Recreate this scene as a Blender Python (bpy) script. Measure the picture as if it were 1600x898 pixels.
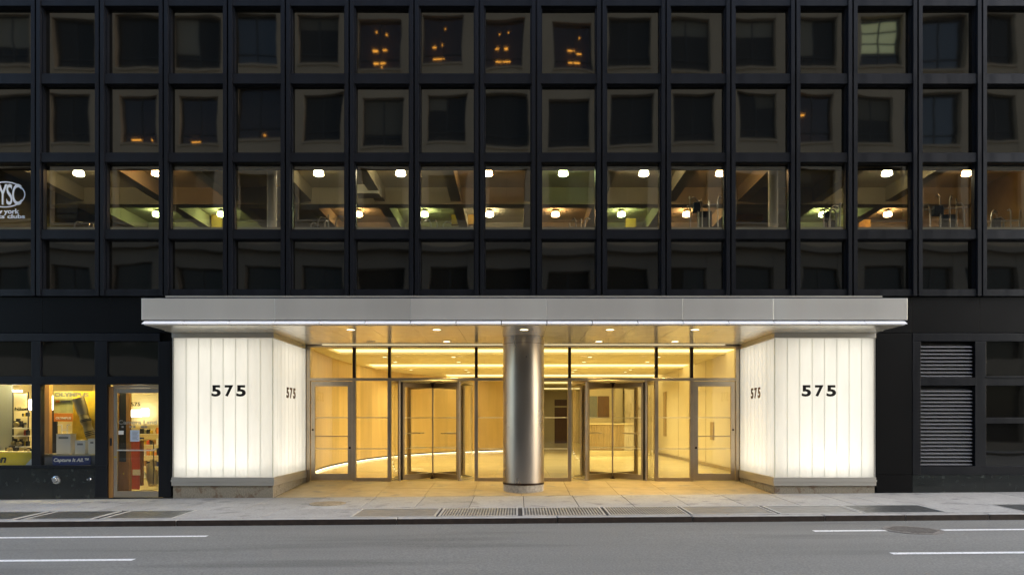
import bpy, math, random
from mathutils import Vector, Matrix
random.seed(7)
R = math.radians
for o in list(bpy.data.objects): bpy.data.objects.remove(o)
SC = bpy.context.scene
C = SC.collection

# ------------------------------------------------------------------ camera, sky, sun, exposure
F, CX, CZ, VX, VY, D = 1079.0, -0.146, 1.58, 808.0, 658.0, 15.0
cam = bpy.data.cameras.new('camera'); cam_o = bpy.data.objects.new('camera', cam); C.objects.link(cam_o)
cam.sensor_width = 36; cam.lens = 36 * F / 1600; cam.shift_x = -8 / 1600; cam.shift_y = 209 / 1600
cam.clip_start = 0.1; cam.clip_end = 2000
cam_o.location = (CX, -D, CZ); cam_o.rotation_euler = (R(90), 0, 0)
SC.camera = cam_o
SUN_EL, SUN_AZ = 32.0, 97.0            # late, veiled light coming along the street
w = bpy.data.worlds.new('World'); SC.world = w; w.use_nodes = True
nt = w.node_tree; bg = nt.nodes['Background']
sky = nt.nodes.new('ShaderNodeTexSky'); sky.sky_type = 'NISHITA'; sky.sun_disc = False
sky.sun_elevation = R(SUN_EL); sky.sun_rotation = R(SUN_AZ); sky.dust_density = 1.5; sky.air_density = 1.0; sky.ozone_density = 1.0
nt.links.new(sky.outputs[0], bg.inputs[0]); bg.inputs[1].default_value = 0.13
sl = bpy.data.lights.new('sun', 'SUN'); sl.energy = 0.6; sl.angle = R(40); sl.color = (1, 0.95, 0.89)
so = bpy.data.objects.new('sun', sl); C.objects.link(so)
az = R(SUN_AZ); el = R(SUN_EL)
sdir = Vector((math.sin(az) * math.cos(el), math.cos(az) * math.cos(el), math.sin(el)))
so.rotation_euler = sdir.to_track_quat('Z', 'Y').to_euler(); so.location = (30, -8, 30)
vs = SC.view_settings; vs.view_transform = 'Standard'; vs.look = 'None'; vs.gamma = 1; vs.exposure = 1.8
vs.use_curve_mapping = False
cy = SC.cycles
cy.use_denoising = True; cy.max_bounces = 10; cy.diffuse_bounces = 4; cy.glossy_bounces = 5
cy.transmission_bounces = 6; cy.transparent_max_bounces = 24
cy.sample_clamp_indirect = 4.0; cy.caustics_reflective = False; cy.caustics_refractive = False; cy.blur_glossy = 0.5

# ------------------------------------------------------------------ helpers
def PX(px, y=0.0): return CX + (px - VX) * (y + D) / F      # measured image column -> metres at depth y
def PZ(py, y=0.0): return CZ - (py - VY) * (y + D) / F
OR = {}
def org(p): return OR.get(p.name, Vector((0, 0, 0))) if p is not None else Vector((0, 0, 0))
def tag(o, label=None, cat=None, group=None, kind=None):
    if label: o['label'] = label
    if cat: o['category'] = cat
    if group: o['group'] = group
    if kind: o['kind'] = kind
    return o
def thing(name, label, cat, loc=(0, 0, 0), group=None):
    o = bpy.data.objects.new(name, None); C.objects.link(o); o.location = loc; o.empty_display_size = 0.2
    OR[o.name] = Vector(loc); return tag(o, label, cat, group)
def link(name, me, parent=None, loc=(0, 0, 0), rot=None):
    """an object from (shared) mesh data; loc is in world metres"""
    o = bpy.data.objects.new(name, me); C.objects.link(o)
    L = Vector(loc)
    if parent is not None:
        o.parent = parent; o.location = L - org(parent)
    else: o.location = L
    if rot: o.rotation_euler = rot
    OR[o.name] = L; return o
class B:
    def __init__(s): s.v = []; s.f = []
    def quad(s, a, b, c, d):
        n = len(s.v); s.v += [Vector(a), Vector(b), Vector(c), Vector(d)]; s.f.append((n, n+1, n+2, n+3)); return s
    def box(s, x0, x1, y0, y1, z0, z1):
        n = len(s.v)
        s.v += [Vector((x, y, z)) for z in (z0, z1) for y in (y0, y1) for x in (x0, x1)]
        for f in ((0,2,3,1),(4,5,7,6),(0,1,5,4),(2,6,7,3),(0,4,6,2),(1,3,7,5)): s.f.append(tuple(n+i for i in f))
        return s
    def hexa(s, p):      # 8 points: bottom 4 (ccw from above), top 4
        n = len(s.v); s.v += [Vector(q) for q in p]
        for f in ((3,2,1,0),(4,5,6,7),(0,1,5,4),(1,2,6,5),(2,3,7,6),(3,0,4,7)): s.f.append(tuple(n+i for i in f))
        return s
    def ring(s, c, u, v, r, k):
        n = len(s.v)
        for i in range(k):
            a = 2*math.pi*i/k; s.v.append(Vector(c) + u*(r*math.cos(a)) + v*(r*math.sin(a)))
        return n
    def tube(s, pts, r, k=8, caps=True):
        pts = [Vector(p) for p in pts]; rs = r if isinstance(r, (list, tuple)) else [r]*len(pts)
        prev = None; n0 = len(s.v); u = None
        for i, p in enumerate(pts):
            t = (pts[min(i+1, len(pts)-1)] - pts[max(i-1, 0)]).normalized()
            if u is None:
                a = Vector((0, 0, 1)) if abs(t.z) < .9 else Vector((1, 0, 0)); u = t.cross(a).normalized()
            else: u = (u - t*u.dot(t)).normalized()
            v = t.cross(u); n = s.ring(p, u, v, rs[i], k)
            if prev is not None:
                for j in range(k): s.f.append((prev+j, prev+(j+1) % k, n+(j+1) % k, n+j))
            prev = n
        if caps:
            s.f.append(tuple(reversed(range(n0, n0+k)))); s.f.append(tuple(range(prev, prev+k)))
        return s
    def lathe(s, c, prof, k=24, axis=Vector((0, 0, 1)), caps=True):
        axis = axis.normalized(); a = Vector((0, 1, 0)) if abs(axis.y) < .9 else Vector((1, 0, 0))
        u = axis.cross(a).normalized(); v = axis.cross(u); prev = None; n0 = len(s.v)
        for r, h in prof:
            n = s.ring(Vector(c) + axis*h, u, v, r, k)
            if prev is not None:
                for j in range(k): s.f.append((prev+j, prev+(j+1) % k, n+(j+1) % k, n+j))
            prev = n
        if caps:
            s.f.append(tuple(reversed(range(n0, n0+k)))); s.f.append(tuple(range(prev, prev+k)))
        return s
    def prism(s, poly, y0, y1):     # polygon in xz pushed along y
        n = len(s.v); k = len(poly)
        s.v += [Vector((x, y0, z)) for x, z in poly] + [Vector((x, y1, z)) for x, z in poly]
        s.f.append(tuple(range(n, n+k))); s.f.append(tuple(reversed(range(n+k, n+2*k))))
        for i in range(k): s.f.append((n+i, n+k+i, n+k+(i+1) % k, n+(i+1) % k))
        return s
    def mesh(s, name, mat, origin=Vector((0, 0, 0)), smooth=False):
        me = bpy.data.meshes.new(name); me.from_pydata([tuple(v - origin) for v in s.v], [], s.f); me.materials.append(mat)
        if smooth:
            me.polygons.foreach_set('use_smooth', [True]*len(me.polygons)); me.set_sharp_from_angle(angle=R(40))
        me.update(); return me
    def build(s, name, mat, parent=None, at=None, smooth=False, bev=0):
        og = Vector(at) if at is not None else org(parent)
        o = link(name, s.mesh(name, mat, og, smooth), parent, og)
        if bev:
            m = o.modifiers.new('edge', 'BEVEL'); m.width = bev; m.segments = 2; m.limit_method = 'ANGLE'
        return o
def box(name, mat, parent, x0, x1, y0, y1, z0, z1, bev=0, at=None):
    return B().box(x0, x1, y0, y1, z0, z1).build(name, mat, parent, at=at, bev=bev)
_fc = {}
def text_mesh(txt, bold=0.0, spacing=1.0, shear=0.0):
    cu = bpy.data.curves.new('lettering', 'FONT'); cu.body = txt; cu.offset = bold; cu.space_character = spacing
    cu.resolution_u = 4; cu.extrude = 0.02; cu.shear = shear
    o = bpy.data.objects.new('lettering', cu); C.objects.link(o)
    dg = bpy.context.evaluated_depsgraph_get(); me = bpy.data.meshes.new_from_object(o.evaluated_get(dg))
    bpy.data.objects.remove(o); bpy.data.curves.remove(cu); return me
def lettering(name, txt, mat, parent, x0, x1, z0, z1, y, depth=0.006, bold=0.0, spacing=1.0, shear=0.0, side=None):
    """raised letters facing the street (or along y on a side wall: side = +1 faces +x, -1 faces -x)"""
    me = text_mesh(txt, bold, spacing, shear); co = [v.co.copy() for v in me.vertices]
    a0, a1 = min(c.x for c in co), max(c.x for c in co); b0, b1 = min(c.y for c in co), max(c.y for c in co)
    og = org(parent)
    for v in me.vertices:
        s = (v.co.x-a0)/(a1-a0); t = (v.co.y-b0)/(b1-b0); h = depth*(v.co.z > 0)
        Z = z0 + t*(z1-z0)
        if side is None: p = Vector((x0 + s*(x1-x0), y - h, Z))
        elif side > 0: p = Vector((y + h, x0 + s*(x1-x0), Z))
        else: p = Vector((y - h, x1 - s*(x1-x0), Z))
        v.co = p - og
    me.materials.clear(); me.materials.append(mat); me.name = name
    return link(name, me, parent, og)

# ------------------------------------------------------------------ materials
def nodes(name):
    m = bpy.data.materials.new(name); m.use_nodes = True; return m, m.node_tree.nodes, m.node_tree.links
def mat(name, col, rough=0.5, metal=0.0, var=0.0, vscale=3.0, bump=0.0, bscale=60.0, orand=0.0, coat=0.0, spec=0.5,
        stretch=None, dirt=None, rvar=0.0, aniso=0.0, world=False, fine=0.0, fscale=70.0):
    m, N, L = nodes(name); p = N['Principled BSDF']
    p.inputs['Base Color'].default_value = (*col, 1); p.inputs['Roughness'].default_value = rough
    p.inputs['Metallic'].default_value = metal; p.inputs['Coat Weight'].default_value = coat
    p.inputs['Specular IOR Level'].default_value = spec
    if aniso: p.inputs['Anisotropic'].default_value = aniso
    tc = N.new('ShaderNodeTexCoord'); src = tc.outputs['Object']
    if world:
        g = N.new('ShaderNodeNewGeometry'); src = g.outputs['Position']
    raw = src
    if stretch:
        mp = N.new('ShaderNodeMapping'); mp.inputs['Scale'].default_value = stretch; L.new(src, mp.inputs[0]); src = mp.outputs[0]
    def noise(sc, det=4):
        n = N.new('ShaderNodeTexNoise'); n.inputs['Scale'].default_value = sc; n.inputs['Detail'].default_value = det
        L.new(src, n.inputs['Vector']); return n.outputs[0]
    if var or orand or dirt:
        hsv = N.new('ShaderNodeHueSaturation'); hsv.inputs['Color'].default_value = (*col, 1); val = None
        if var:
            mr = N.new('ShaderNodeMapRange'); mr.inputs[1].default_value = 0.25; mr.inputs[2].default_value = 0.75
            mr.inputs[3].default_value = 1-var; mr.inputs[4].default_value = 1+var; L.new(noise(vscale, 6), mr.inputs[0]); val = mr.outputs[0]
        if orand:
            oi = N.new('ShaderNodeObjectInfo'); mr = N.new('ShaderNodeMapRange'); mr.inputs[3].default_value = 1-orand; mr.inputs[4].default_value = 1+orand
            L.new(oi.outputs['Random'], mr.inputs[0])
            if val is None: val = mr.outputs[0]
            else:
                mu = N.new('ShaderNodeMath'); mu.operation = 'MULTIPLY'; L.new(val, mu.inputs[0]); L.new(mr.outputs[0], mu.inputs[1]); val = mu.outputs[0]
        if val is not None: L.new(val, hsv.inputs['Value'])
        out = hsv.outputs[0]
        if dirt:      # (colour, scale, threshold)
            mx = N.new('ShaderNodeMix'); mx.data_type = 'RGBA'; mx.inputs['B'].default_value = (*dirt[0], 1)
            mr = N.new('ShaderNodeMapRange'); mr.inputs[1].default_value = dirt[2]; mr.inputs[2].default_value = dirt[2]+0.12
            L.new(noise(dirt[1], 5), mr.inputs[0]); L.new(mr.outputs[0], mx.inputs['Factor']); L.new(out, mx.inputs['A']); out = mx.outputs['Result']
        L.new(out, p.inputs['Base Color'])
    if fine:
        nn = N.new('ShaderNodeTexNoise'); nn.inputs['Scale'].default_value = fscale; nn.inputs['Detail'].default_value = 3; L.new(raw, nn.inputs['Vector']); n = nn.outputs[0]; mr = N.new('ShaderNodeMapRange'); mr.inputs[1].default_value = .3; mr.inputs[2].default_value = .7; mr.inputs[3].default_value = 1-fine; mr.inputs[4].default_value = 1+fine
        L.new(n, mr.inputs[0]); h2 = N.new('ShaderNodeHueSaturation'); L.new(mr.outputs[0], h2.inputs['Value']); L.new(out, h2.inputs['Color']); L.new(h2.outputs[0], p.inputs['Base Color'])
    if rvar:
        mr = N.new('ShaderNodeMapRange'); mr.inputs[1].default_value = .3; mr.inputs[2].default_value = .7
        mr.inputs[3].default_value = max(0.02, rough-rvar); mr.inputs[4].default_value = rough+rvar
        L.new(noise(vscale*1.7, 4), mr.inputs[0]); L.new(mr.outputs[0], p.inputs['Roughness'])
    if bump:
        b = N.new('ShaderNodeBump'); b.inputs['Strength'].default_value = bump; b.inputs['Distance'].default_value = 0.01
        L.new(noise(bscale, 5), b.inputs['Height']); L.new(b.outputs[0], p.inputs['Normal'])
    return m
def glass(name, tint, refl, opaque=False, rough=0.0, boost=1.0, bump=0.0):
    """thin pane: tinted see-through (or a dark body) under a fresnel mirror coat"""
    m, N, L = nodes(name); N.remove(N['Principled BSDF']); out = N['Material Output']
    if opaque:
        a = N.new('ShaderNodeBsdfDiffuse'); a.inputs[0].default_value = (*tint, 1)
    else:
        a = N.new('ShaderNodeBsdfTransparent'); a.inputs[0].default_value = (*tint, 1)
    g = N.new('ShaderNodeBsdfGlossy'); g.inputs['Roughness'].default_value = rough; g.inputs['Color'].default_value = (.95, .95, .92, 1)
    lw = N.new('ShaderNodeLayerWeight'); lw.inputs[0].default_value = 0.5
    pw = N.new('ShaderNodeMath'); pw.operation = 'POWER'; pw.inputs[1].default_value = 5; L.new(lw.outputs['Facing'], pw.inputs[0])
    mr = N.new('ShaderNodeMapRange'); mr.inputs[3].default_value = refl; mr.inputs[4].default_value = min(1, refl+0.75)
    L.new(pw.outputs[0], mr.inputs[0])
    mx = N.new('ShaderNodeMixShader'); L.new(mr.outputs[0], mx.inputs[0]); L.new(a.outputs[0], mx.inputs[1]); L.new(g.outputs[0], mx.inputs[2])
    if bump:
        tc = N.new('ShaderNodeTexCoord'); n = N.new('ShaderNodeTexNoise'); n.inputs['Scale'].default_value = 1.3; n.inputs['Detail'].default_value = 1
        oi = N.new('ShaderNodeObjectInfo'); ad = N.new('ShaderNodeVectorMath'); ad.operation = 'MULTIPLY_ADD'
        cm = N.new('ShaderNodeCombineXYZ')
        for i in range(3): L.new(oi.outputs['Random'], cm.inputs[i])
        ad.inputs[1].default_value = (37, 37, 37); L.new(cm.outputs[0], ad.inputs[0]); L.new(tc.outputs['Object'], ad.inputs[2])
        L.new(ad.outputs[0], n.inputs['Vector'])
        b = N.new('ShaderNodeBump'); b.inputs['Strength'].default_value = bump; b.inputs['Distance'].default_value = 0.01
        L.new(n.outputs[0], b.inputs['Height']); L.new(b.outputs[0], g.inputs['Normal'])
    L.new(mx.outputs[0], out.inputs[0]); return m
def glow(name, col, s):
    m, N, L = nodes(name); p = N['Principled BSDF']; p.inputs['Base Color'].default_value = (*col, 1)
    p.inputs['Emission Color'].default_value = (*col, 1); p.inputs['Emission Strength'].default_value = s
    return m
def translucent(name, col, t=0.75, orand=0.0):
    m, N, L = nodes(name); N.remove(N['Principled BSDF']); out = N['Material Output']
    a = N.new('ShaderNodeBsdfTranslucent'); a.inputs[0].default_value = (*col, 1)
    d = N.new('ShaderNodeBsdfDiffuse'); d.inputs[0].default_value = (*col, 1)
    if orand:
        oi = N.new('ShaderNodeObjectInfo'); mr = N.new('ShaderNodeMapRange'); mr.inputs[3].default_value = 1-orand; mr.inputs[4].default_value = 1.0
        tc = N.new('ShaderNodeTexCoord'); mp = N.new('ShaderNodeMapping'); mp.inputs['Scale'].default_value = (3, 3, .7); nz = N.new('ShaderNodeTexNoise'); nz.inputs['Scale'].default_value = 1.5; nz.inputs['Detail'].default_value = 4
        L.new(tc.outputs['Object'], mp.inputs[0]); L.new(mp.outputs[0], nz.inputs[0]); m2 = N.new('ShaderNodeMapRange'); m2.inputs[1].default_value = .3; m2.inputs[2].default_value = .7; m2.inputs[3].default_value = 1-orand*1.3; m2.inputs[4].default_value = 1
        L.new(nz.outputs[0], m2.inputs[0]); mu = N.new('ShaderNodeMath'); mu.operation = 'MULTIPLY'; L.new(oi.outputs['Random'], mr.inputs[0]); L.new(mr.outputs[0], mu.inputs[0]); L.new(m2.outputs[0], mu.inputs[1])
        hs = N.new('ShaderNodeHueSaturation'); hs.inputs['Color'].default_value = (*col, 1); L.new(mu.outputs[0], hs.inputs['Value']); L.new(hs.outputs[0], a.inputs[0]); L.new(hs.outputs[0], d.inputs[0])
    x = N.new('ShaderNodeMixShader'); x.inputs[0].default_value = t; L.new(d.outputs[0], x.inputs[1]); L.new(a.outputs[0], x.inputs[2])
    g = N.new('ShaderNodeBsdfGlossy'); g.inputs['Roughness'].default_value = 0.12
    y = N.new('ShaderNodeMixShader'); y.inputs[0].default_value = 0.04; L.new(x.outputs[0], y.inputs[1]); L.new(g.outputs[0], y.inputs[2])
    L.new(y.outputs[0], out.inputs[0]); return m
M = dict(
    frame=mat('black_anodised_metal', (.0065, .0075, .0105), .36, var=.22, vscale=1.0, rvar=.06, orand=.12, spec=.30, stretch=(5, 5, .5)),
    backing=mat('dark_backing', (.006, .006, .006), .9),
    fascia=mat('black_enamel_panel', (.0022, .0023, .0026), .45, var=.12, vscale=.6, rvar=.04, spec=.14),
    pane=glass('coated_dark_glass', (.007, .0064, .005), .095, True, bump=.12, rough=.032),
    gympane=glass('tinted_window_glass', (.62, .58, .50), .10, bump=.05),
    lobbyglass=glass('clear_lobby_glass', (.992, .994, .985), .042),
    shopglass=glass('shop_window_glass', (.90, .90, .86), .05, bump=.03),
    steel=mat('brushed_stainless_steel', (.92, .88, .80), .28, .62, var=.12, vscale=.55, stretch=(1, 1, .15), orand=.09, bump=.08, bscale=.9),
    colsteel=mat('brushed_column_steel', (.46, .41, .355), .30, 1, var=.17, vscale=1.0, stretch=(1.6, 1.6, .5), rvar=.04, aniso=.3, bump=.10, bscale=2.2),
    trim=mat('satin_metal_trim', (.58, .55, .49), .38, .65, var=.08, vscale=4, stretch=(.6, .6, 12), rvar=.06),
    bronze=mat('satin_bronze_frame', (.50, .43, .34), .34, 1, var=.08, vscale=4, rvar=.06),
    wingbronze=mat('dark_bronze_rail', (.30, .24, .16), .34, .9, var=.06, vscale=4),
    darkbronze=mat('dark_bronze_fin', (.035, .018, .010), .4, .6),
    rubber=mat('black_rubber_seal', (.012, .010, .008), .6),
    soffit=mat('polished_soffit_panel', (.82, .78, .68), .16, .35, var=.04, vscale=2, rvar=.04),
    whiteedge=mat('white_enamel_edge', (.88, .88, .88), .35, var=.03),
    joint=mat('dark_joint', (.03, .03, .03), .8),
    granite=mat('warm_granite', (.30, .26, .19), .7, var=.45, vscale=45, bump=.25, bscale=120, dirt=((.20, .14, .09), 7, .56)),
    colbase=mat('pale_stone', (.42, .39, .34), .65, var=.35, vscale=18, bump=.2, dirt=((.1, .09, .08), 9, .64)),
    channel=translucent('opal_channel_glass', (.94, .935, .89), .74, .06),
    channeledge=mat('green_glass_edge', (.58, .60, .46), .3),
    liner=mat('white_reflector', (.85, .85, .83), .8),
    digits=mat('black_enamel_numeral', (.008, .007, .006), .35),
    digitsbrown=mat('bronze_numeral', (.10, .035, .012), .4),
    asphalt=mat('worn_asphalt', (.180, .178, .162), .80, var=.12, vscale=.9, bump=.6, bscale=230, dirt=((.138, .136, .124), 1.3, .57), world=True, stretch=(.13, 1, 1), spec=.30, fine=.22, fscale=38),
    paint=mat('road_paint', (.76, .76, .75), .6, var=.15, vscale=22, dirt=((.30, .30, .29), 30, .58)),
    slab=mat('concrete_paving', (.33, .322, .30), .72, var=.13, vscale=1.6, bump=.22, bscale=140, orand=.10, dirt=((.21, .205, .195), 2.6, .57), world=True, fine=.16, fscale=26),
    paver=mat('granite_paver', (.40, .31, .175), .55, var=.16, vscale=3, bump=.12, bscale=150, orand=.06, dirt=((.25, .22, .17), 2.2, .58), world=True),
    kerbtop=mat('kerb_concrete', (.33, .32, .30), .75, var=.2, vscale=6, bump=.3, bscale=80, orand=.08),
    kerbface=mat('rusted_kerb_steel', (.038, .025, .018), .7, .1, var=.5, vscale=8, bump=.3, bscale=50),
    plate=mat('dark_vault_plate', (.085, .088, .085), .42, .35, var=.25, vscale=5, bump=.25, bscale=160, rvar=.1, orand=.1),
    pit=mat('pit_shade_plate', (.10, .095, .085), .9), lightplate=mat('worn_vault_plate', (.20, .195, .18), .5, .25, var=.2, vscale=5, bump=.25, bscale=160, orand=.1),
    bars=mat('galvanised_bar', (.36, .35, .32), .5, .5, var=.2),
    platefr=mat('steel_angle_frame', (.46, .455, .44), .5, .4, var=.15),
    iron=mat('rusty_cast_iron', (.33, .27, .18), .7, .1, var=.4, vscale=12, bump=.3),
    ironroad=mat('worn_cast_iron', (.175, .158, .138), .7, .1, var=.35, vscale=12, bump=.3),
    marble=mat('green_black_marble', (.010, .013, .011), .16, var=.5, vscale=5, dirt=((.055, .065, .055), 9, .60), coat=.3),
    louvre=mat('aluminium_louvre', (.26, .26, .275), .5, .5, var=.12, vscale=6, stretch=(.5, 3, 3)),
    siam=mat('chrome_cap', (.62, .62, .62), .25, 1, var=.2, vscale=20),
    # lobby
    lobbywall=mat('warm_plaster', (.66, .57, .37), .55, var=.05, vscale=.6),
    lobbyorange=mat('honey_wood_veneer', (.63, .455, .21), .42, var=.10, orand=.10, vscale=1.2, stretch=(3, 3, .4)),
    lobbyceil=mat('cream_ceiling', (.70, .61, .38), .8, var=.03),
    lobbyfloor=mat('polished_lobby_stone', (.64, .54, .31), .17, var=.08, vscale=1.0, orand=.05),
    redwood=mat('dark_red_wood', (.13, .06, .03), .4, var=.2, vscale=3, stretch=(6, 6, .5)),
    midwood=mat('brown_wood', (.38, .27, .13), .45, var=.2, vscale=3, stretch=(8, 8, .5)),
    veined=mat('veined_marble', (.62, .55, .40), .25, var=.2, vscale=2, dirt=((.35, .27, .16), 3, .57), stretch=(2, 2, .7)),
    slot=glow('led_line', (1, .86, .52), .55),
    luminous=glow('luminous_ceiling', (1, .86, .42), .50), footline=glow('foot_led_line', (1, .86, .50), 1.6),
    downlamp=glow('downlight_lamp', (1, .84, .50), 1.6),
    film=translucent('frosted_film', (.9, .88, .80), .6),
    # gym
    gymceil=mat('tan_ceiling', (.58, .50, .33), .85, var=.08, vscale=.8),
    gymbeam=mat('plaster_beam', (.50, .43, .28), .85, var=.1, vscale=1),
    gymwall=mat('olive_wall', (.30, .22, .09), .85, var=.1),
    gymfloor=mat('dark_rubber_floor', (.06, .055, .05), .8),
    duct=mat('white_duct', (.62, .60, .50), .6),
    gymcol=mat('white_column_cladding', (.85, .82, .72), .5),
    gymyellow=mat('yellow_bulkhead', (.55, .33, .03), .7),
    machine=mat('silver_tube', (.55, .54, .50), .3, .9), mdark=mat('black_plastic', (.02, .02, .02), .5),
    domeW=glow('lamp_white', (1, .94, .70), 20), domeG=glow('lamp_green_white', (.74, 1, .50), 18), domeO=glow('lamp_warm', (1, .66, .34), 18),
    cap=mat('lamp_collar', (.22, .19, .15), .5, .4),
    # shop
    cream=mat('cream_board', (.66, .56, .32), .7, var=.05), amber=mat('amber_wood', (.36, .18, .05), .5, var=.2, vscale=3, stretch=(8, 8, .6)),
    yellow=mat('yellow_sign', (.80, .58, .02), .5), blue=mat('navy_sign', (.012, .025, .14), .5), white=mat('white_card', (.80, .78, .72), .6),
    paper=mat('bluish_paper', (.55, .63, .72), .7), red=mat('red_laminate', (.50, .075, .018), .45), black=mat('black_goods', (.012, .012, .012), .45),
    gold=mat('gold_poster', (.62, .43, .03), .6, var=.3, vscale=5), postero=mat('orange_poster', (.72, .24, .03), .6), posterg=mat('green_poster', (.50, .50, .20), .6, var=.25, vscale=6),
    lens=mat('grey_lens_barrel', (.24, .19, .08), .4, .4), silver=mat('silver_goods', (.42, .37, .24), .35, .8), greyglass=mat('grey_letter', (.20, .22, .22), .6), ink=mat('grey_print', (.22, .22, .22), .7),
    lightsign=glow('lit_sign', (1, .96, .82), 4.0), shoplamp=glow('shop_lamp', (1, .82, .38), 85.0), shopdim=glow('shop_back_lamp', (1, .84, .40), 26.0),
    # opposite side
    stone=mat('beige_limestone', (.52, .385, .245), .8, var=.10, vscale=.4, bump=.1, bscale=40, orand=.03),
    oppane=glass('opposite_glass', (.030, .027, .022), .02, True, rough=.05), oppmirror=glass('opposite_mirror_glass', (.03, .03, .026), .10, True), oppblind=mat('drawn_blind', (.20, .17, .12), .8, orand=.4), darkstone=mat('brown_granite', (.25, .195, .135), .7, var=.12, vscale=.5), oppclear=glass('opposite_clear_glass', (.8, .8, .8), .06),
    oppframe=mat('dark_window_frame', (.03, .03, .028), .5),
    orange=glow('orange_lamp', (1, .42, .05), 6.0), roomorange=mat('orange_room', (.10, .045, .012), .8), blind=glow('lit_blind', (.75, .80, .42), .5),
    decal=mat('white_decal', (.90, .90, .88), .6),
)

# ------------------------------------------------------------------ ground: slopes gently up to the right
KY = -3.0
def gz(x, y): return -.03 + .0075*x + .02*y
def rz(x, y=0): return -.03 + .0075*x + .02*KY - .10
def sheet(name, mat_, x0, x1, y0, y1, zf, dz=0, kind='structure', nx=1, ny=1):
    b = B()
    for i in range(nx):
        for j in range(ny):
            xa, xb = x0+(x1-x0)*i/nx, x0+(x1-x0)*(i+1)/nx; ya, yb = y0+(y1-y0)*j/ny, y0+(y1-y0)*(j+1)/ny
            b.quad((xa, ya, zf(xa, ya)+dz), (xb, ya, zf(xb, ya)+dz), (xb, yb, zf(xb, yb)+dz), (xa, yb, zf(xa, yb)+dz))
    o = b.build(name, mat_); tag(o, kind=kind); return o
sheet('ground', M['asphalt'], -300, 300, -300, 300, lambda x, y: -.03 + .0075*x - .4)
road = sheet('road', M['asphalt'], -60, 60, -17.5, KY+.02, rz)
def line(x0, x1, y, wd=.12):
    b = B(); n = 10
    for i in range(n):
        a, c = x0+(x1-x0)*i/n, x0+(x1-x0)*(i+1)/n
        b.quad((a, y-wd/2, rz(a)+.004), (c, y-wd/2, rz(c)+.004), (c, y+wd/2, rz(c)+.004), (a, y+wd/2, rz(a)+.004))
    b.build('lane_marking', M['paint'], road)
line(-8.7, -5.03, -4.12); line(-8.8, -5.16, -5.97); line(4.55, 5.70, -4.06); line(6.59, 8.6, -4.06); line(4.77, 8.5, -5.93)
# far pavement, under the building opposite
sheet('pavement_opposite', M['slab'], -60, 60, -19.2, -17.5, lambda x, y: rz(x)+.12)
# pavement bed and its slabs
pave = sheet('pavement', M['joint'], -60, 60, KY+.15, .4, gz, -.012, nx=2, ny=1)
def slab(parent, x0, x1, y0, y1, zf, mat_, name='paving_slab', g=.007, h=.03):
    dz = random.uniform(-.0015, .0015)
    p = [(x0+g, y0+g), (x1-g, y0+g), (x1-g, y1-g), (x0+g, y1-g)]
    B().hexa([(x, y, zf(x, y)-h) for x, y in p] + [(x, y, zf(x, y)+dz) for x, y in p]).build(name, mat_, parent, bev=.003)
GY0, GY1 = -2.78, -1.80
xs = [-16, -13.2, -11.4, -9.9, -8.2, -6.6, -5.4, -4.3, -3.2]
while xs[-1] < 5.3: xs.append(xs[-1]+1.062)
xs += [6.9, 8.5, 10.2, 12.4, 16]
for a, c in zip(xs, xs[1:]): slab(pave, a, c, GY1, 0.0 if abs((a+c)/2) > 7.6 or abs((a+c)/2) < 5.5 else 0.0, gz, M['slab'])
for a, c in zip([x+.4 for x in xs], [x+.4 for x in xs[1:]]): slab(pave, a, c, KY+.15, GY0, gz, M['slab'], h=.02)
plates = [(-10.4, -9.10, 0), (-8.93, -7.70, 0), (-7.54, -6.26, 0), (-3.11, -1.60, 0), (-1.55, -.13, 1), (-.05, 1.43, 1), (1.49, 2.90, 1), (2.95, 4.46, 0), (4.52, 5.99, 0), (6.02, 7.50, 0), (8.85, 10.3, 0)]
ord_ = ['first', 'second', 'third', 'fourth', 'fifth', 'sixth', 'seventh', 'eighth', 'ninth', 'tenth', 'eleventh']
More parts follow.
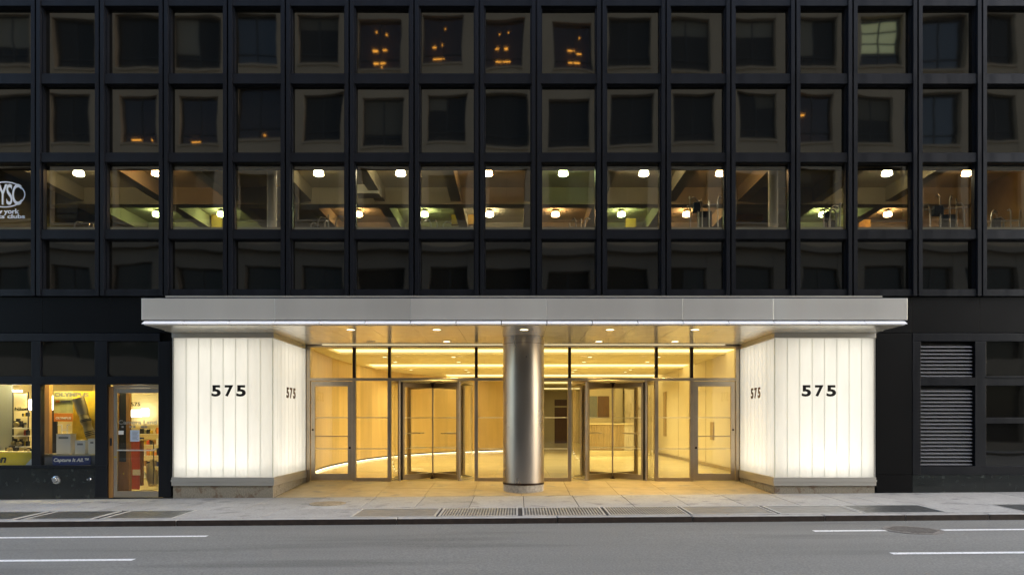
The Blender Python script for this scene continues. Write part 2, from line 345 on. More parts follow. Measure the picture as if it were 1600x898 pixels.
# slabs between the plates in the plate row
px0 = -16
for a, c, k in plates + [(16, 16, 0)]:
    if a - px0 > .3:
        n = max(1, round((a-px0)/1.5))
        for i in range(n): slab(pave, px0+(a-px0)*i/n, px0+(a-px0)*(i+1)/n, GY0, GY1, gz, M['slab'])
    px0 = c
for i, (a, c, k) in enumerate(plates):
    lab = ('open-bar steel vault grating in the pavement, ' if k else 'plain dark steel vault plate in the pavement, ') + ord_[i] + ' cover from the left'
    t = thing('vault_grating' if k else 'vault_plate', lab, 'grating' if k else 'plate', ((a+c)/2, -2.29, gz((a+c)/2, -2.29)), 'vault covers along the kerb')
    fr = B()
    for (x0, x1, y0, y1) in ((a, c, GY0, GY0+.05), (a, c, GY1-.05, GY1), (a, a+.035, GY0+.05, GY1-.05), (c-.035, c, GY0+.05, GY1-.05)):
        p = [(x0, y0), (x1, y0), (x1, y1), (x0, y1)]
        fr.hexa([(x, y, gz(x, y)-.03) for x, y in p] + [(x, y, gz(x, y)+.004) for x, y in p])
    fr.build('frame', M['platefr'], t)
    p = [(a+.036, GY0+.051), (c-.036, GY0+.051), (c-.036, GY1-.051), (a+.036, GY1-.051)]
    d0 = -.028 if k else -.004
    B().hexa([(x, y, gz(x, y)-.032) for x, y in p] + [(x, y, gz(x, y)+d0) for x, y in p]).build('cover', M['pit'] if k else M['lightplate' if i in (3, 7, 8) else 'plate'], t)  # under the bars a dark plate stands in for the shade of the pit
    if k:
        bb = B(); n = 26
        for j in range(n):
            x = a+.05+(c-a-.10)*(j+.5)/n; q = [(x-.013, GY0+.052), (x+.013, GY0+.052), (x+.013, GY1-.052), (x-.013, GY1-.052)]
            bb.hexa([(u, v, gz(u, v)-.027) for u, v in q] + [(u, v, gz(u, v)+.001) for u, v in q])
        for j in range(9):
            y = GY0+.1+(GY1-GY0-.2)*j/8; q = [(a+.04, y-.009), (c-.04, y-.009), (c-.04, y+.009), (a+.04, y+.009)]
            bb.hexa([(u, v, gz(u, v)-.026) for u, v in q] + [(u, v, gz(u, v)-.0015) for u, v in q])
        tag(bb.build('bars', M['bars'], t), kind='stuff')
# kerb of separate stones with a rusted steel face
kerb = sheet('kerb', M['joint'], -60, 60, KY+.03, KY+.149, lambda x, y: gz(x, y)-.02)
kx = [-16, -12.5, -9.3, -6.07, -2.24, .55, 2.9, 5.2, 6.6, 8.05, 10.8, 16]
for a, c in zip(kx, kx[1:]):
    n = 8; j = random.uniform(-.006, .006); b = B()
    a += .008; c -= .008
    p = [(a, KY), (c, KY), (c, KY+.148), (a, KY+.148)]
    s = B().hexa([(x, y, rz(x)-.05) for x, y in p] + [(x, y, gz(x, y)+j*.5) for x, y in p]).build('kerb_stone', M['kerbtop'], kerb, bev=.012)
    p = [(a, KY-.012), (c, KY-.012), (c, KY-.001), (a, KY-.001)]
    B().hexa([(x, y, rz(x)-.05) for x, y in p] + [(x, y, gz(x, y)-.007+j) for x, y in p]).build('steel_face', M['kerbface'], s, bev=.004)
# manholes
def manhole(x, y, r, zf, label, m, dz):
    t = thing('manhole_cover', label, 'manhole', (x, y, zf(x, y)), 'manhole covers')
    tilt = Matrix.Rotation(math.atan(.0075), 4, 'Y').inverted()
    b = B().lathe((x, y, zf(x, y)), [(r, -.02), (r, dz), (r*.9, dz), (r*.9, dz-.004)], 40, caps=False); b.build('ring', m, t)
    b = B().lathe((x, y, zf(x, y)), [(r*.88, -.02), (r*.88, dz), (0.001, dz+.002)], 40, caps=False); cv = b.build('cover', m, t)
    k = B()
    for i in range(-6, 7):
        for j in range(-6, 7):
            u, v = i*r*.125, j*r*.125
            if u*u+v*v < (r*.8)**2: k.box(x+u-r*.04, x+u+r*.04, y+v-r*.04, y+v+r*.04, zf(x, y)+dz-.003, zf(x, y)+dz+.006)
    tag(k.build('studs', m, cv), kind='stuff')
manhole(PX(503, -1.45), -1.02, .36, gz, 'small rusty round cover in the pavement left of the gratings', M['iron'], .008)
manhole(6.14, -4.02, .43, rz, 'worn iron manhole cover on the lane line of the road', M['ironroad'], .005)

# ------------------------------------------------------------------ the office building above
bld = thing('office_building', 'black metal and glass office building with a grid of square windows', 'building', (0, .3, 0))
joints = [-140, -40, 59.5, 158.8, 258, 358, 448, 547, 648, 749.4, 837.8, 939.4, 1039.6, 1140, 1241, 1330, 1431, 1531, 1631, 1720]
rows = [(-4, 12.7, 118), (118, 133.7, 241), (241, 255.5, 360.5), (360.5, 375, 463)]
YF = 0.0
GX0, GX1 = PX(joints[0]), PX(joints[-1])
rail_mesh = {}
def window_frame(wd, h, top, bot):
    key = (round(wd, 2), round(h, 3))
    if key in rail_mesh: return rail_mesh[key]
    s = .128; g = .018; hw = wd/2; b = B()
    for sg in (-1, 1):
        xo = sg*(hw-g); xi = sg*(hw-s+.03); xj = sg*(hw-s)
        b.box(min(xo, xi), max(xo, xi), -.085, .10, 0, h)                    # stile
        b.box(min(xi, xj), max(xi, xj), -.02, .098, bot, h-top)              # inner bead
        b.box(min(sg*hw, xo), max(sg*hw, xo), .02, .10, 0, h)                # back of joint
    b.box(-hw+s-.03, hw-s+.03, -.060, .099, h-top+.012, h-.002)             # top rail
    b.box(-hw+s-.03, hw-s+.03, -.030, .097, h-top, h-top+.012)
    b.box(-hw+s-.03, hw-s+.03, -.058, .0985, .002, bot)                      # sill
    me = b.mesh('window', M['frame']); rail_mesh[key] = me; return me
def pane(wd, h, amp, tx, tz, tw):
    n = 10; b = B(); 
    for j in range(n+1):
        for i in range(n+1):
            u, v = 2*i/n-1, 2*j/n-1
            e = (1-u*u)*(1-v*v)
            e2 = (1-abs(u)**6)*(1-abs(v)**6)
            b.v.append(Vector((u*wd/2, amp*e + amp*.5*e2*(1-.3*u*v) + tx*u*wd/2 + tz*v*h/2 + tw*u*v, h/2+v*h/2)))
    for j in range(n):
        for i in range(n): a = j*(n+1)+i; b.f.append((a, a+1, a+n+2, a+n+1))
    return b
rp = random.Random(11)
for r, (p0, p1, p2) in enumerate(rows):
    z1, zg, z0 = PZ(p0), PZ(p1), PZ(p2); h = z1-z0; bot = .146 if r == 3 else .012
    for a, c in zip(joints, joints[1:]):
        xa, xc = PX(a), PX(c); wd = xc-xa; xm = (xa+xc)/2
        fr = link('window', window_frame(wd, h, z1-zg, bot), bld, (xm, YF, z0))
        me = pane(wd-.24, (zg-z0)-bot+.02, rp.choice([-1, -1, -1, -1, -.7, .4])*rp.uniform(.0002, .0014), rp.gauss(0, .0038), rp.gauss(0, .0026), rp.uniform(-.0013, .0013)).mesh('pane', M['gympane'] if r == 2 else M['pane'], smooth=True)
        link('pane', me, fr, (xm, YF+.075, z0+bot-.01))
# dark backing behind every row but the lit one, slabs and an added lid against light leaks
zt = PZ(-4); z23 = PZ(241); z34 = PZ(360.5); zb = PZ(463)
box('spandrel_wall', M['backing'], bld, GX0, GX1, .30, .40, PZ(264, .3), zt)
box('spandrel_wall', M['backing'], bld, GX0, GX1, .30, .40, zb-.1, z34-.02)
box('upper_wall', M['frame'], bld, GX0, GX1, -.02, .40, zt+.003, 14.5)
box('light_lid', M['backing'], bld, GX0, GX1, .401, 12, 13.9, 14.2)  # unseen lid, added to keep sky light out of the rooms
# fascia panels over the shops and vents (real joints between them)
for sgn in (-1, 1):
    e = [7.66, 8.42, 9.90, 11.5, 13.2]
    if sgn < 0: e = [7.62, 8.98, 10.45, 11.9, 13.2]
    for a, c in zip(e, e[1:]):
        x0, x1 = sorted((sgn*a, sgn*c))
        box('fascia_panel', M['fascia'], bld, x0+.003, x1-.003, -.005, .08, PZ(519.5), zb-.012, bev=.004)
box('fascia_panel', M['fascia'], bld, -7.61, 7.65, -.003, .08, 3.80, zb-.012)
box('back_wall', M['backing'], bld, -13.2, -7.66, .081, .3, 3.5, zb)
box('back_wall', M['backing'], bld, 7.66, 13.2, .081, .3, 3.5, zb)
box('side_wall', M['backing'], bld, -13.75, -13.45, .1, 12, -.2, 14)
box('side_wall', M['backing'], bld, 13.3, 13.6, .1, 12, -.2, 14)
# club emblem on the leftmost lit pane
t = thing('window_emblem', 'white oval club emblem lettered on the leftmost lit window', 'sign', (PX(4), .06, PZ(330)))
Y = .062
def oval(cx, cz, rx, rz_, w_, n=48):
    b = B()
    for i in range(n):
        a, c = 2*math.pi*i/n, 2*math.pi*(i+1)/n
        P = lambda an, d: (cx+(rx+d)*math.cos(an), Y, cz+(rz_+d)*math.sin(an))
        b.quad(P(a, 0), P(c, 0), P(c, w_), P(a, w_))
    return b
oval(PX(4), PZ(302.5), .425, .26, .026).build('oval_ring', M['decal'], t)
lettering('letters', 'NYSC', M['decal'], t, PX(-21), PX(30.5), PZ(319), PZ(286), Y, .003, bold=.012, spacing=.85)
lettering('letters', 'new york', M['decal'], t, PX(-20), PX(27), PZ(335), PZ(325), Y, .003, bold=.03)
lettering('letters', 'sports clubs', M['decal'], t, PX(-31), PX(36), PZ(342), PZ(333.5), Y, .003, bold=.03)

# ------------------------------------------------------------------ gym behind the lit row
GC = 7.98
sheet('gym_ceiling', M['gymceil'], GX0, GX1, .401, 9, lambda x, y: GC)
sheet('gym_floor', M['gymfloor'], GX0, GX1, .401, 9, lambda x, y: 5.0)
o = box('gym_wall', M['gymwall'], None, GX0, GX1, 9, 9.1, 4.9, GC); tag(o, kind='structure')
for x in (GX0-.1, GX1): o = box('gym_wall', M['gymwall'], None, x, x+.1, .3, 9, 4.9, GC); tag(o, kind='structure')
y1, y2 = 2.0, 5.9
lampx = [-45, 123, 245, 371, 498, 626, 762, 880, 1006, 1126, 1258, 1386, 1511]  # first entry is an added lamp out of view, brightens the emblem pane
for i, a in enumerate(lampx[:-1]):
    mid = PX((a+lampx[i+1])/2+8, y1)
    o = box('ceiling_beam', M['gymbeam'], None, mid-.14, mid+.14, .45, 8.9, GC-.38, GC-.004); tag(o, kind='structure')
o = box('ceiling_beam', M['gymbeam'], None, GX0, GX1, 3.9, 4.25, GC-.46, GC-.003); tag(o, kind='structure')
o = box('ceiling_beam', M['gymbeam'], None, GX0, GX1, 7.2, 7.5, GC-.42, GC-.003); tag(o, kind='structure')
def dome(x, y, z, m, label, stem):
    t = thing('ceiling_lamp', label, 'lamp', (x, y, z), 'dome lamps on the gym ceiling')
    B().lathe((x, y, z), [(.02, -.084), (.07, -.082), (.105, -.070), (.118, -.055)], 24).build('bowl', m, t, smooth=True)
    B().lathe((x, y, z), [(.122, -.054), (.105, .030), (.09, .040)], 24, caps=False).build('shade', m, t, smooth=True)
    B().lathe((x, y, z), [(.124, -.060), (.129, -.052), (.124, -.044)], 24, caps=False).build('rim', M['cap'], t)
    B().lathe((x, y, z), [(.10, .046), (.09, .08), (.03, .09), (.03, GC-z)], 16).build('collar', M['cap'], t)
cols = {0: 'domeO', 1: 'domeW', 2: 'domeO', 3: 'domeG', 4: 'domeW', 5: 'domeW', 6: 'domeO', 7: 'domeG', 8: 'domeW', 9: 'domeO', 10: 'domeW', 11: 'domeW', 12: 'domeO'}
for i, a in enumerate(lampx):
    if i in (3, 10): continue
    dome(PX(a, y1), y1, PZ(269.5, y1), M[cols[i]], ('dome lamp in the near row of the gym ceiling, %s whole one from left' % ord_[[1, 2, 4, 5, 6, 7, 8, 9, 11, 12].index(i)]) if i else 'unseen dome lamp added to light the gym behind the emblem window', 0)
far = [245, 346, 560, 663, 765, 868, 971, 1073, 1286, 1387]
fc = ['domeG', 'domeG', 'domeO', 'domeG', 'domeW', 'domeO', 'domeG', 'domeO', 'domeG', 'domeO']
for i, a in enumerate(far):
    dome(PX(a, y2), y2, PZ(334, y2), M[fc[i]], 'glowing dome lamp in the far lower row of the gym ceiling, %s from the left' % ord_[i], 1)
for i, (a, lab) in enumerate(((425, 'white clad gym column behind the fourth whole window from the left'), (1208, 'white clad gym column behind the window right of centre'))):
    t = thing('gym_column', lab, 'column', (PX(a, .8), .8, 5.0), 'white columns in the gym')
    B().lathe((PX(a, .8), .8, 5.0), [(.11, 0), (.11, GC-5)], 24, caps=False).build('shaft', M['gymcol'], t, smooth=True)
    B().lathe((PX(a, .8), .8, 5.0), [(.15, 0), (.15, .12), (.112, .14)], 24).build('base', M['gymcol'], t)
t = thing('air_duct', 'pale hanging air duct box in the gym, right of the column', 'duct', (PX(578, 3), 3, PZ(302, 3)))
box('box', M['duct'], t, PX(556, 3), PX(592, 3), 3, 3.4, PZ(302, 3), PZ(288, 3), bev=.01)
for a in (563, 587): box('rod', M['machine'], t, PX(a, 3)-.008, PX(a, 3)+.008, 3.19, 3.206, PZ(288, 3), GC)
for i, (a, c, tp, bt, lab) in enumerate(((330, 346, 334, 352, 'left of centre'), (705, 742, 320, 346, 'at the middle windows'), (978, 994, 341, 353, 'under the seventh lamp'), (1150, 1192, 310, 340, 'behind the right column'), (1342, 1360, 343, 355, 'at the right'))):
    yy = 6.4
    o = box('yellow_bulkhead', M['gymyellow'], None, PX(a, yy), PX(c, yy), yy, yy+.2, PZ(bt+4, yy), PZ(tp, yy), at=(PX(a, yy), yy, PZ(bt+4, yy))); tag(o, 'orange yellow lit bulkhead panel far inside the gym, ' + lab, 'panel', 'yellow panels in the gym')
def gym_machine(name, label, x, y, seed, wd, htop):
    t = thing(name, label, 'gym machine', (x, y, 5.0)); rr = random.Random(seed)
    B().box(x-wd/2, x+wd/2, y-.3, y+.5, 5.0, 5.08).build('base', M['mdark'], t)
    n = 5
    for i in range(n):
        xx = x-wd/2+wd*(i+.5)/n+rr.uniform(-.04, .04); hh = htop-rr.uniform(0, .25); dx = rr.uniform(-.08, .12)
        B().tube([(xx, y, 5.08), (xx, y+.02, hh-.25), (xx+dx*.3, y+.02, hh-.06), (xx+dx, y+.05, hh), (xx+dx*2.2, y+.10, hh-.02)], .018, 8).build('upright', M['machine'], t, smooth=True)
    B().tube([(x-wd/2, y+.1, htop-.35), (x+wd/2, y+.1, htop-.30)], .022, 8).build('crossbar', M['machine'], t, smooth=True)
    B().box(x-.05, x+wd*.3, y+.15, y+.3, 5.08, htop-.45).build('weight_stack', M['mdark'], t, bev=.01)
    B().box(x-wd*.32, x-wd*.1, y+.0, y+.16, htop-.5, htop-.28).build('console', M['mdark'], t, bev=.02)
gym_machine('cable_machine', 'silver tube exercise machine with a tall curved frame right of centre', PX(1100, 1.3), 1.3, 3, .75, PZ(297, 1.3))
gym_machine('step_machine', 'cluster of silver exercise machine handles behind the second window from the right', PX(1482, 1.2), 1.2, 8, 1.0, PZ(302, 1.2))
gym_machine('exercise_bike', 'dark exercise machine behind the narrow lit window at the right', PX(1300, 1.5), 1.5, 5, .5, PZ(312, 1.5))
gym_machine('rowing_frame', 'thin low exercise frame behind the lit window right of the club emblem', PX(128, 1.4), 1.4, 15, .6, PZ(345, 1.4))
gym_machine('treadmill', 'exercise machine with a dark console behind the window under the third near lamp', PX(505, 1.3), 1.3, 21, .7, PZ(335, 1.3))
gym_machine('treadmill', 'exercise machine with a dark console behind the window right of the hanging duct', PX(690, 1.4), 1.4, 22, .7, PZ(340, 1.4))
gym_machine('treadmill', 'low exercise machine behind the window with the green tinted lamp', PX(900, 1.4), 1.4, 23, .6, PZ(338, 1.4))
gym_machine('treadmill', 'slim exercise machine handles behind the rightmost window', PX(1570, 1.3), 1.3, 29, .8, PZ(322, 1.3))
o = box('window_ledge', M['duct'], None, GX0, GX1, .42, .62, 5.0, PZ(356.5, .5)); tag(o, kind='structure')

# ------------------------------------------------------------------ entrance: canopy
FZ = CZ - 1.497                      # lobby floor level
CW, CF = 7.635, -1.24
can = thing('entrance_canopy', 'wide flat stainless steel canopy over the lit entrance', 'canopy', (0, 0, 3.51))
mod = .9035; x429 = PX(429.3, CF)
z466, z500, z506 = PZ(466, CF), PZ(500.5, CF), PZ(506, CF)
js = [-CW, x429, x429+3*mod, x429+6*mod, x429+9*mod, x429+11*mod, CW]
for a, c in zip(js, js[1:]): box('fascia_panel', M['steel'], can, a+.002, c-.002, CF, CF+.05, z500+.012, z466, bev=.003)
for s in (-1, 1): box('side_panel', M['steel'], can, min(s*CW, s*(CW-.05)), max(s*CW, s*(CW-.05)), CF+.051, -.01, z500+.012, z466-.001)
box('top_sheet', M['trim'], can, -CW+.051, CW-.051, CF+.051, -.088, z466-.05, z466-.02)
box('shadow_gap', M['rubber'], can, -CW+.02, CW-.02, CF+.02, CF+.06, z500-.012, z500+.011)
es = [-CW+.05] + [x429 + k*mod for k in range(-2, 14) if abs(x429+k*mod) < CW-.2] + [CW-.05]
for a, c in zip(es, es[1:]): B().hexa([(a+.008, CF-.10, 3.506), (c-.008, CF-.10, 3.506), (c-.008, CF+.10, 3.512), (a+.008, CF+.10, 3.512), (a+.008, CF-.095, 3.516), (c-.008, CF-.095, 3.516), (c-.008, CF+.005, z500-.012), (a+.008, CF+.005, z500-.012)]).build('edge_strip', M['whiteedge'], can)
for s in (-1, 1): box('edge_strip', M['whiteedge'], can, min(s*CW, s*(CW-.1)), max(s*CW, s*(CW-.1)), CF+.101, -.01, 3.512, z500-.012, bev=.003)
box('flashing', M['trim'], can, -7.72, 7.72, -.13, -.087, PZ(466), PZ(463.6))
# soffit tiles, back to the glass line
YG = 2.40
ys = [CF+.101, -.34, .56, 1.46, YG-.14]
for a_, c_ in zip(es, es[1:]):
    for j, (d0, d1) in enumerate(zip(ys, ys[1:])):
        a, c = a_, c_
        if d0 > -.4:
            a, c = max(a, -5.445), min(c, 5.445)
            if c-a < .02: continue
        box('soffit_panel', M['soffit'], can, a+.003, c-.003, d0+.003, min(d1, d1)-.003, 3.500, 3.511)
for s in (-1, 1):
    for j, (d0, d1) in enumerate(((-.34, -.005),)):
        x0, x1 = sorted((s*5.45, s*CW)); n = 2
        for i in range(n): box('soffit_panel', M['soffit'], can, x0+(x1-x0)*i/n+.003, x0+(x1-x0)*(i+1)/n-.003, d0+.003, d1, 3.500, 3.511)
box('deck', M['backing'], can, -CW+.1, CW-.1, CF+.11, YG+.3, 3.5115, 3.53)
def downlight(x, y, z, parent, m, r=.085):
    b = B().lathe((x, y, z), [(r+.022, -.006), (r+.022, 0), (r, -.001), (r, -.006)], 24, caps=False).build('downlight', M['trim'], parent)
    B().lathe((x, y, z), [(0.001, -.003), (r, -.003)], 24, caps=False).build('lamp_disc', m, b)
spots = [(x, -.54) for x in (-3.63, -1.83, 0, 1.80, 3.58)] + [(x, 1.60) for x in (-3.65, -1.84, 1.82, 3.65)]
for i, (x, y) in enumerate(spots):
    downlight(x, y, 3.499, can, M['downlamp'] if i != 5 else M['trim'])
    if i != 5:
        l = bpy.data.lights.new('downlight_beam', 'SPOT'); l.energy = 9 if y < 0 else 125; l.color = (1, .70, .27); l.spot_size = R(100); l.spot_blend = .7; l.shadow_soft_size = .07
        lo = bpy.data.objects.new('downlight_beam', l); C.objects.link(lo); lo.location = (x, y, 3.48)
box('slot_lamp', M['slot'], can, PX(505, YG), PX(1131, YG), YG-.12, YG-.09, 3.497, 3.508)

# light boxes ---------------------------------------------------------------
XI, XO = 5.45, 7.62
zt0, zt1, zp1, zp0, zg0 = 3.505, PZ(528), PZ(528), PZ(745), PZ(758.5)
def lightbox(s, label):
    t = thing('light_box', label, 'light box', (s*6.5, 1.2, 0), 'glowing corner boxes beside the entrance')
    X = lambda x: s*x
    def bx(name, m, x0, x1, *r, bev=0, par=t): return box(name, m, par, min(X(x0), X(x1)), max(X(x0), X(x1)), *r, bev=bev)
    # base: stone plinth, metal trims
    x0, x1 = sorted((X(XI), X(XO)))
    B().hexa([(x0, 0, gz(x0, 0)-.05), (x1, 0, gz(x1, 0)-.05), (x1, YG, -.1), (x0, YG, -.1), (x0, 0, zg0), (x1, 0, zg0), (x1, YG, zg0), (x0, YG, zg0)]).build('stone_plinth', M['granite'], t, bev=.004)
    for (a, c, d0, d1, z0, z1) in ((XI-.03, XO+.02, -.03, .06, zg0+.003, zp0), (XI-.03, XI+.06, .061, YG-.08, zg0+.003, zp0),):
        bx('base_trim', M['trim'], a, c, d0, d1, z0, z1, bev=.004)
    bx('base_step', M['trim'], XI-.04, XO+.03, -.042, -.031, zp0-.10, zp0-.055)
    bx('top_trim', M['trim'], XI-.02, XO+.02, -.02, .06, zt1, 3.498, bev=.004)
    bx('top_trim', M['trim'], XI-.02, XI+.06, .061, YG-.08, zt1, 3.498, bev=.004)
    bx('edge_post', M['trim'], XO-.012, XO+.02, .0, .07, zp0+.001, zt1-.001)
    bx('corner_post', M['channeledge'], XI+.002, XI+.014, .012, .024, zp0+.001, zt1-.001)
    # channels: U-shaped opal glass, 8 across the front and 9 down the side
    n, a, c = 8, XI+.016, XO-.014
    def channel(P, w_, dep):
        b = B(); h0, h1 = zp0+.002, zt1-.002
        pts = [P(0.002, dep), P(0.002, 0), P(w_-.002, 0), P(w_-.002, dep)]
        for p, q in zip(pts, pts[1:]): b.quad((p[0], p[1], h0), (q[0], q[1], h0), (q[0], q[1], h1), (p[0], p[1], h1))
        return b
    for i in range(n):
        xa = a+(c-a)*i/n; w_ = (c-a)/n
        channel(lambda u, d: (X(xa+u), .012+d), w_, .016).build('glass_channel', M['channel'], t)
        if i: bx('channel_joint', M['channeledge'], xa-.0025, xa+.0025, .014, .026, zp0+.002, zt1-.002)
    n2 = 9; d0, d1 = .026, YG-.1
    for i in range(n2):
        ya = d0+(d1-d0)*i/n2; w_ = (d1-d0)/n2
        channel(lambda u, d: (X(XI+.002+d), ya+u), w_, .016).build('glass_channel', M['channel'], t)
        if i: bx('channel_joint', M['channeledge'], XI+.004, XI+.016, ya-.0022, ya+.0022, zp0+.002, zt1-.002)
    # white reflector behind, floor and lid
    bx('reflector', M['liner'], XI+.42, XO+.0, .46, .48, zg0, 3.49)
    bx('reflector', M['liner'], XI+.42, XI+.44, .481, YG, zg0, 3.49)
    bx('reflector', M['liner'], XI+.06, XO, .061, YG, zg0+.003, zg0+.02)
    bx('reflector', M['liner'], XI+.06, XO, .061, YG, 3.47, 3.489)
    bx('reflector', M['liner'], XO-.012, XO+.02, .071, .48, zg0, 3.49)
    bx('reflector', M['liner'], XI+.0, XI+.42, YG-.08, YG-.06, zg0, 3.49)
    # tube lamps inside
    def lamp(loc, size, sy, rot, e):
        l = bpy.data.lights.new('tube_lamp', 'AREA'); l.shape = 'RECTANGLE'; l.size = size; l.size_y = sy; l.energy = e; l.color = (1, .945, .86)
        o = bpy.data.objects.new('tube_lamp', l); C.objects.link(o); o.parent = t; o.location = Vector(loc)-org(t); o.rotation_euler = rot
    hz = (zt1-zp0); mz = (zt1+zp0)/2; cx = X((XI+XO)/2+.1)
    lamp((cx, .44, mz+.05), XO-XI-.15, hz-.1, (R(-90), 0, 0), 5.6)
    lamp((X(XI+.40), 1.3, mz+.05), hz-.1, YG-.6, (0, R(90)*s, 0) , 4.5)
    lamp((cx, .25, zp0+.04), XO-XI-.3, .2, (R(180-25), 0, 0), 1.2)
    lamp((X(XI+.22), 1.3, zp0+.04), .2, YG-.6, (0, R(180+25*s), 0), 1.0)
    lamp((cx, .25, zt1-.05), XO-XI-.3, .2, (R(25), 0, 0), .4); lamp((X(XI+.22), 1.3, zt1-.05), .2, YG-.6, (0, R(-25*s), 0), .35)
    if s > 0: lamp((PX(1292, .2), .2, zp0+.42), .25, .25, (R(-90), 0, 0), .16)
    # house number, front and side
    for k, (ch, a0, a1) in enumerate((('5', 330.3, 344.6), ('7', 351, 364.2), ('5', 369, 383.8))):
        w0, w1 = PX(a0), PX(a1)
        if s > 0: w0, w1 = w0+PX(1253)-PX(330.3), w1+PX(1253)-PX(330.3)
        lettering('numeral', ch, M['digits'], t, w0, w1, PZ(619.2), PZ(601.3), .0105, .008, bold=.035)
    for k, ch in enumerate('575'):
        u0 = .88+k*.235; u0 = u0 if s < 0 else .88+(2-k)*.235
        lettering('numeral', ch, M['digitsbrown'], t, u0, u0+.165, PZ(619.2), PZ(601.3), s*(XI+.0005), .008, bold=.035, side=-s)
lightbox(-1, 'glowing white glass corner box left of the entrance, numbered 575')
lightbox(1, 'glowing white glass corner box right of the entrance, numbered 575')

# porch floor, ramped up to the doors
def pz(x, y):
    k = min(1, max(0, y/2.3)); return gz(x, 0)*(1-k)+FZ*k
pf = sheet('porch_floor', M['joint'], -XI-.02, XI+.02, .002, YG+.2, pz, -.012, nx=1, ny=1)
pxs = [-XI+.032] + [-4.3+1.062*k for k in range(0, 9)] + [XI-.032]
for a, c in zip(pxs, pxs[1:]):
    for d0, d1 in ((.003, 1.15), (1.15, 2.34)): slab(pf, a, c, d0, d1, pz, M['paver'], 'paver', g=.003)
# steel column
col = thing('steel_column', 'round brushed steel column standing between the two revolving doors', 'column', (0, .82, 0))
B().lathe((0, .82, pz(0, .4)-.05), [(.462, 0), (.462, .215), (.45, .222)], 64).build('stone_base', M['colbase'], col, smooth=True)
zb0 = PZ(757, .35)
B().lathe((0, .82, zb0), [(.455, -.02), (.475, -.015), (.475, .03)], 64, caps=False).build('foot_ring', M['darkbronze'], col, smooth=True)
B().lathe((0, .82, zb0), [(.470, .028), (.470, 3.498-zb0)], 96, caps=False).build('shaft', M['colsteel'], col, smooth=True)

B().lathe((0, .82, 0), [(.4705, 3.33), (.4712, 3.333), (.4705, 3.338)], 96, caps=False).build('collar_joint', M['darkbronze'], col, smooth=True)
# ------------------------------------------------------------------ entrance screen
scr = thing('entrance_screen', 'bronze framed glass entrance wall with transom lights and side doors', 'glass wall', (0, YG, FZ))
zT0, zT1 = PZ(594.6, YG), PZ(590.4, YG); zH0, zH1 = PZ(542.5, YG), 3.5
SX = lambda px: PX(px, YG)
SCR = [480, 485.5, 551, 556.5, 606, 611.5, 741.5, 747]
box('head', M['bronze'], scr, -5.44, 5.44, YG-.06, YG+.06, zH0, zH1-.002, bev=.004)
box('transom_bar', M['bronze'], scr, -5.35, 5.35, YG-.07, YG+.055, zT0, zT1, bev=.004)
def mull(x0, x1, z0=FZ, z1=zT0-.002, m='bronze', y0=YG-.055, y1=YG+.06, nm='mullion'):
    box(nm, M[m], scr, min(x0, x1), max(x0, x1), y0, y1, z0, z1, bev=.004)
def spane(x0, x1, z0, z1, par=scr, y=YG):
    x0, x1 = min(x0, x1), max(x0, x1)
    p = B().box(x0, x1, y-.006, y+.006, z0, z1).build('pane', M['lobbyglass'], par)
    return p
def films(x0, x1, par, y=YG-.008):
    x0, x1 = min(x0, x1), max(x0, x1)
    for py in (652, 700.5): box('safety_film', M['film'], par, x0, x1, y-.001, y, PZ(py+.7, YG), PZ(py-.7, YG))
for s in (-1, 1):
    q = [(-SX(p)) if s > 0 else SX(p) for p in SCR]
    q[0] = s*5.44
    mull(q[0], q[1], FZ, zH0-.002)
    mull(q[2]-(-s)*0, q[3]); mull(q[4], q[5]); mull(q[6], q[7])
    for (u0, u1) in ((2, 3), (4, 5), (6, 7)):          # dark fins of the transom lights
        m_ = (q[u0]+q[u1])/2; mull(m_-.037, m_+.037, zT1+.002, zH0-.002, 'darkbronze', YG-.05, YG+.05, 'transom_fin')
    tx = [q[1], (q[2]+q[3])/2, (q[4]+q[5])/2, (q[6]+q[7])/2, s*.002]
    for a, c in zip(tx, tx[1:]): spane(a, c, zT1+.004, zH0-.004)
    # fixed panes with a low sill
    for a, c in ((q[3], q[4]), (q[7], s*.002)):
        mull(a, c, FZ, FZ+.085, y0=YG-.04, y1=YG+.04, nm='sill'); spane(a, c, FZ+.086, zT0-.004); films(a, c, scr)
    # side door
    da, dc = q[1]+(-s)*.012, q[2]-(-s)*.012
    dr = thing('d', '', '', (0, 0, 0)); bpy.data.objects.remove(dr)
    x0, x1 = min(da, dc), max(da, dc); st = .105; zd0, zd1 = FZ+.012, zT0-.012
    b = B().box(x0, x0+st, YG-.03, YG+.03, zd0, zd1).box(x1-st, x1, YG-.03, YG+.03, zd0, zd1)
    b.box(x0+st, x1-st, YG-.029, YG+.029, zd1-.13, zd1).box(x0+st, x1-st, YG-.029, YG+.029, zd0, zd0+.175)
    door = b.build('door', M['bronze'], scr, bev=.003)
    tag(door, ('left' if s < 0 else 'right') + ' glass side door with a wide metal frame')
    spane(x0+st-.01, x1-st+.01, zd0+.17, zd1-.125, door)
    films(x0+st, x1-st, door)
    B().tube([(x0+st-.02, YG-.075, PZ(681, YG)), (x1-st+.02, YG-.075, PZ(681, YG))], .013, 10).build('push_bar', M['bronze'], door, smooth=True)
    lx = x0+.05 if s > 0 else x1-.05; hx = x0+.05 if s < 0 else x1-.05
    B().lathe((lx, YG-.031, PZ(699, YG)), [(.028, 0), (.028, .012), (.02, .016)], 16, axis=Vector((0, -1, 0))).build('lock', M['darkbronze'], door)
    B().lathe((hx, YG-.031, PZ(671, YG)), [(.025, 0), (.025, .014)], 16, axis=Vector((0, -1, 0))).build('key_switch', M['darkbronze'], door)

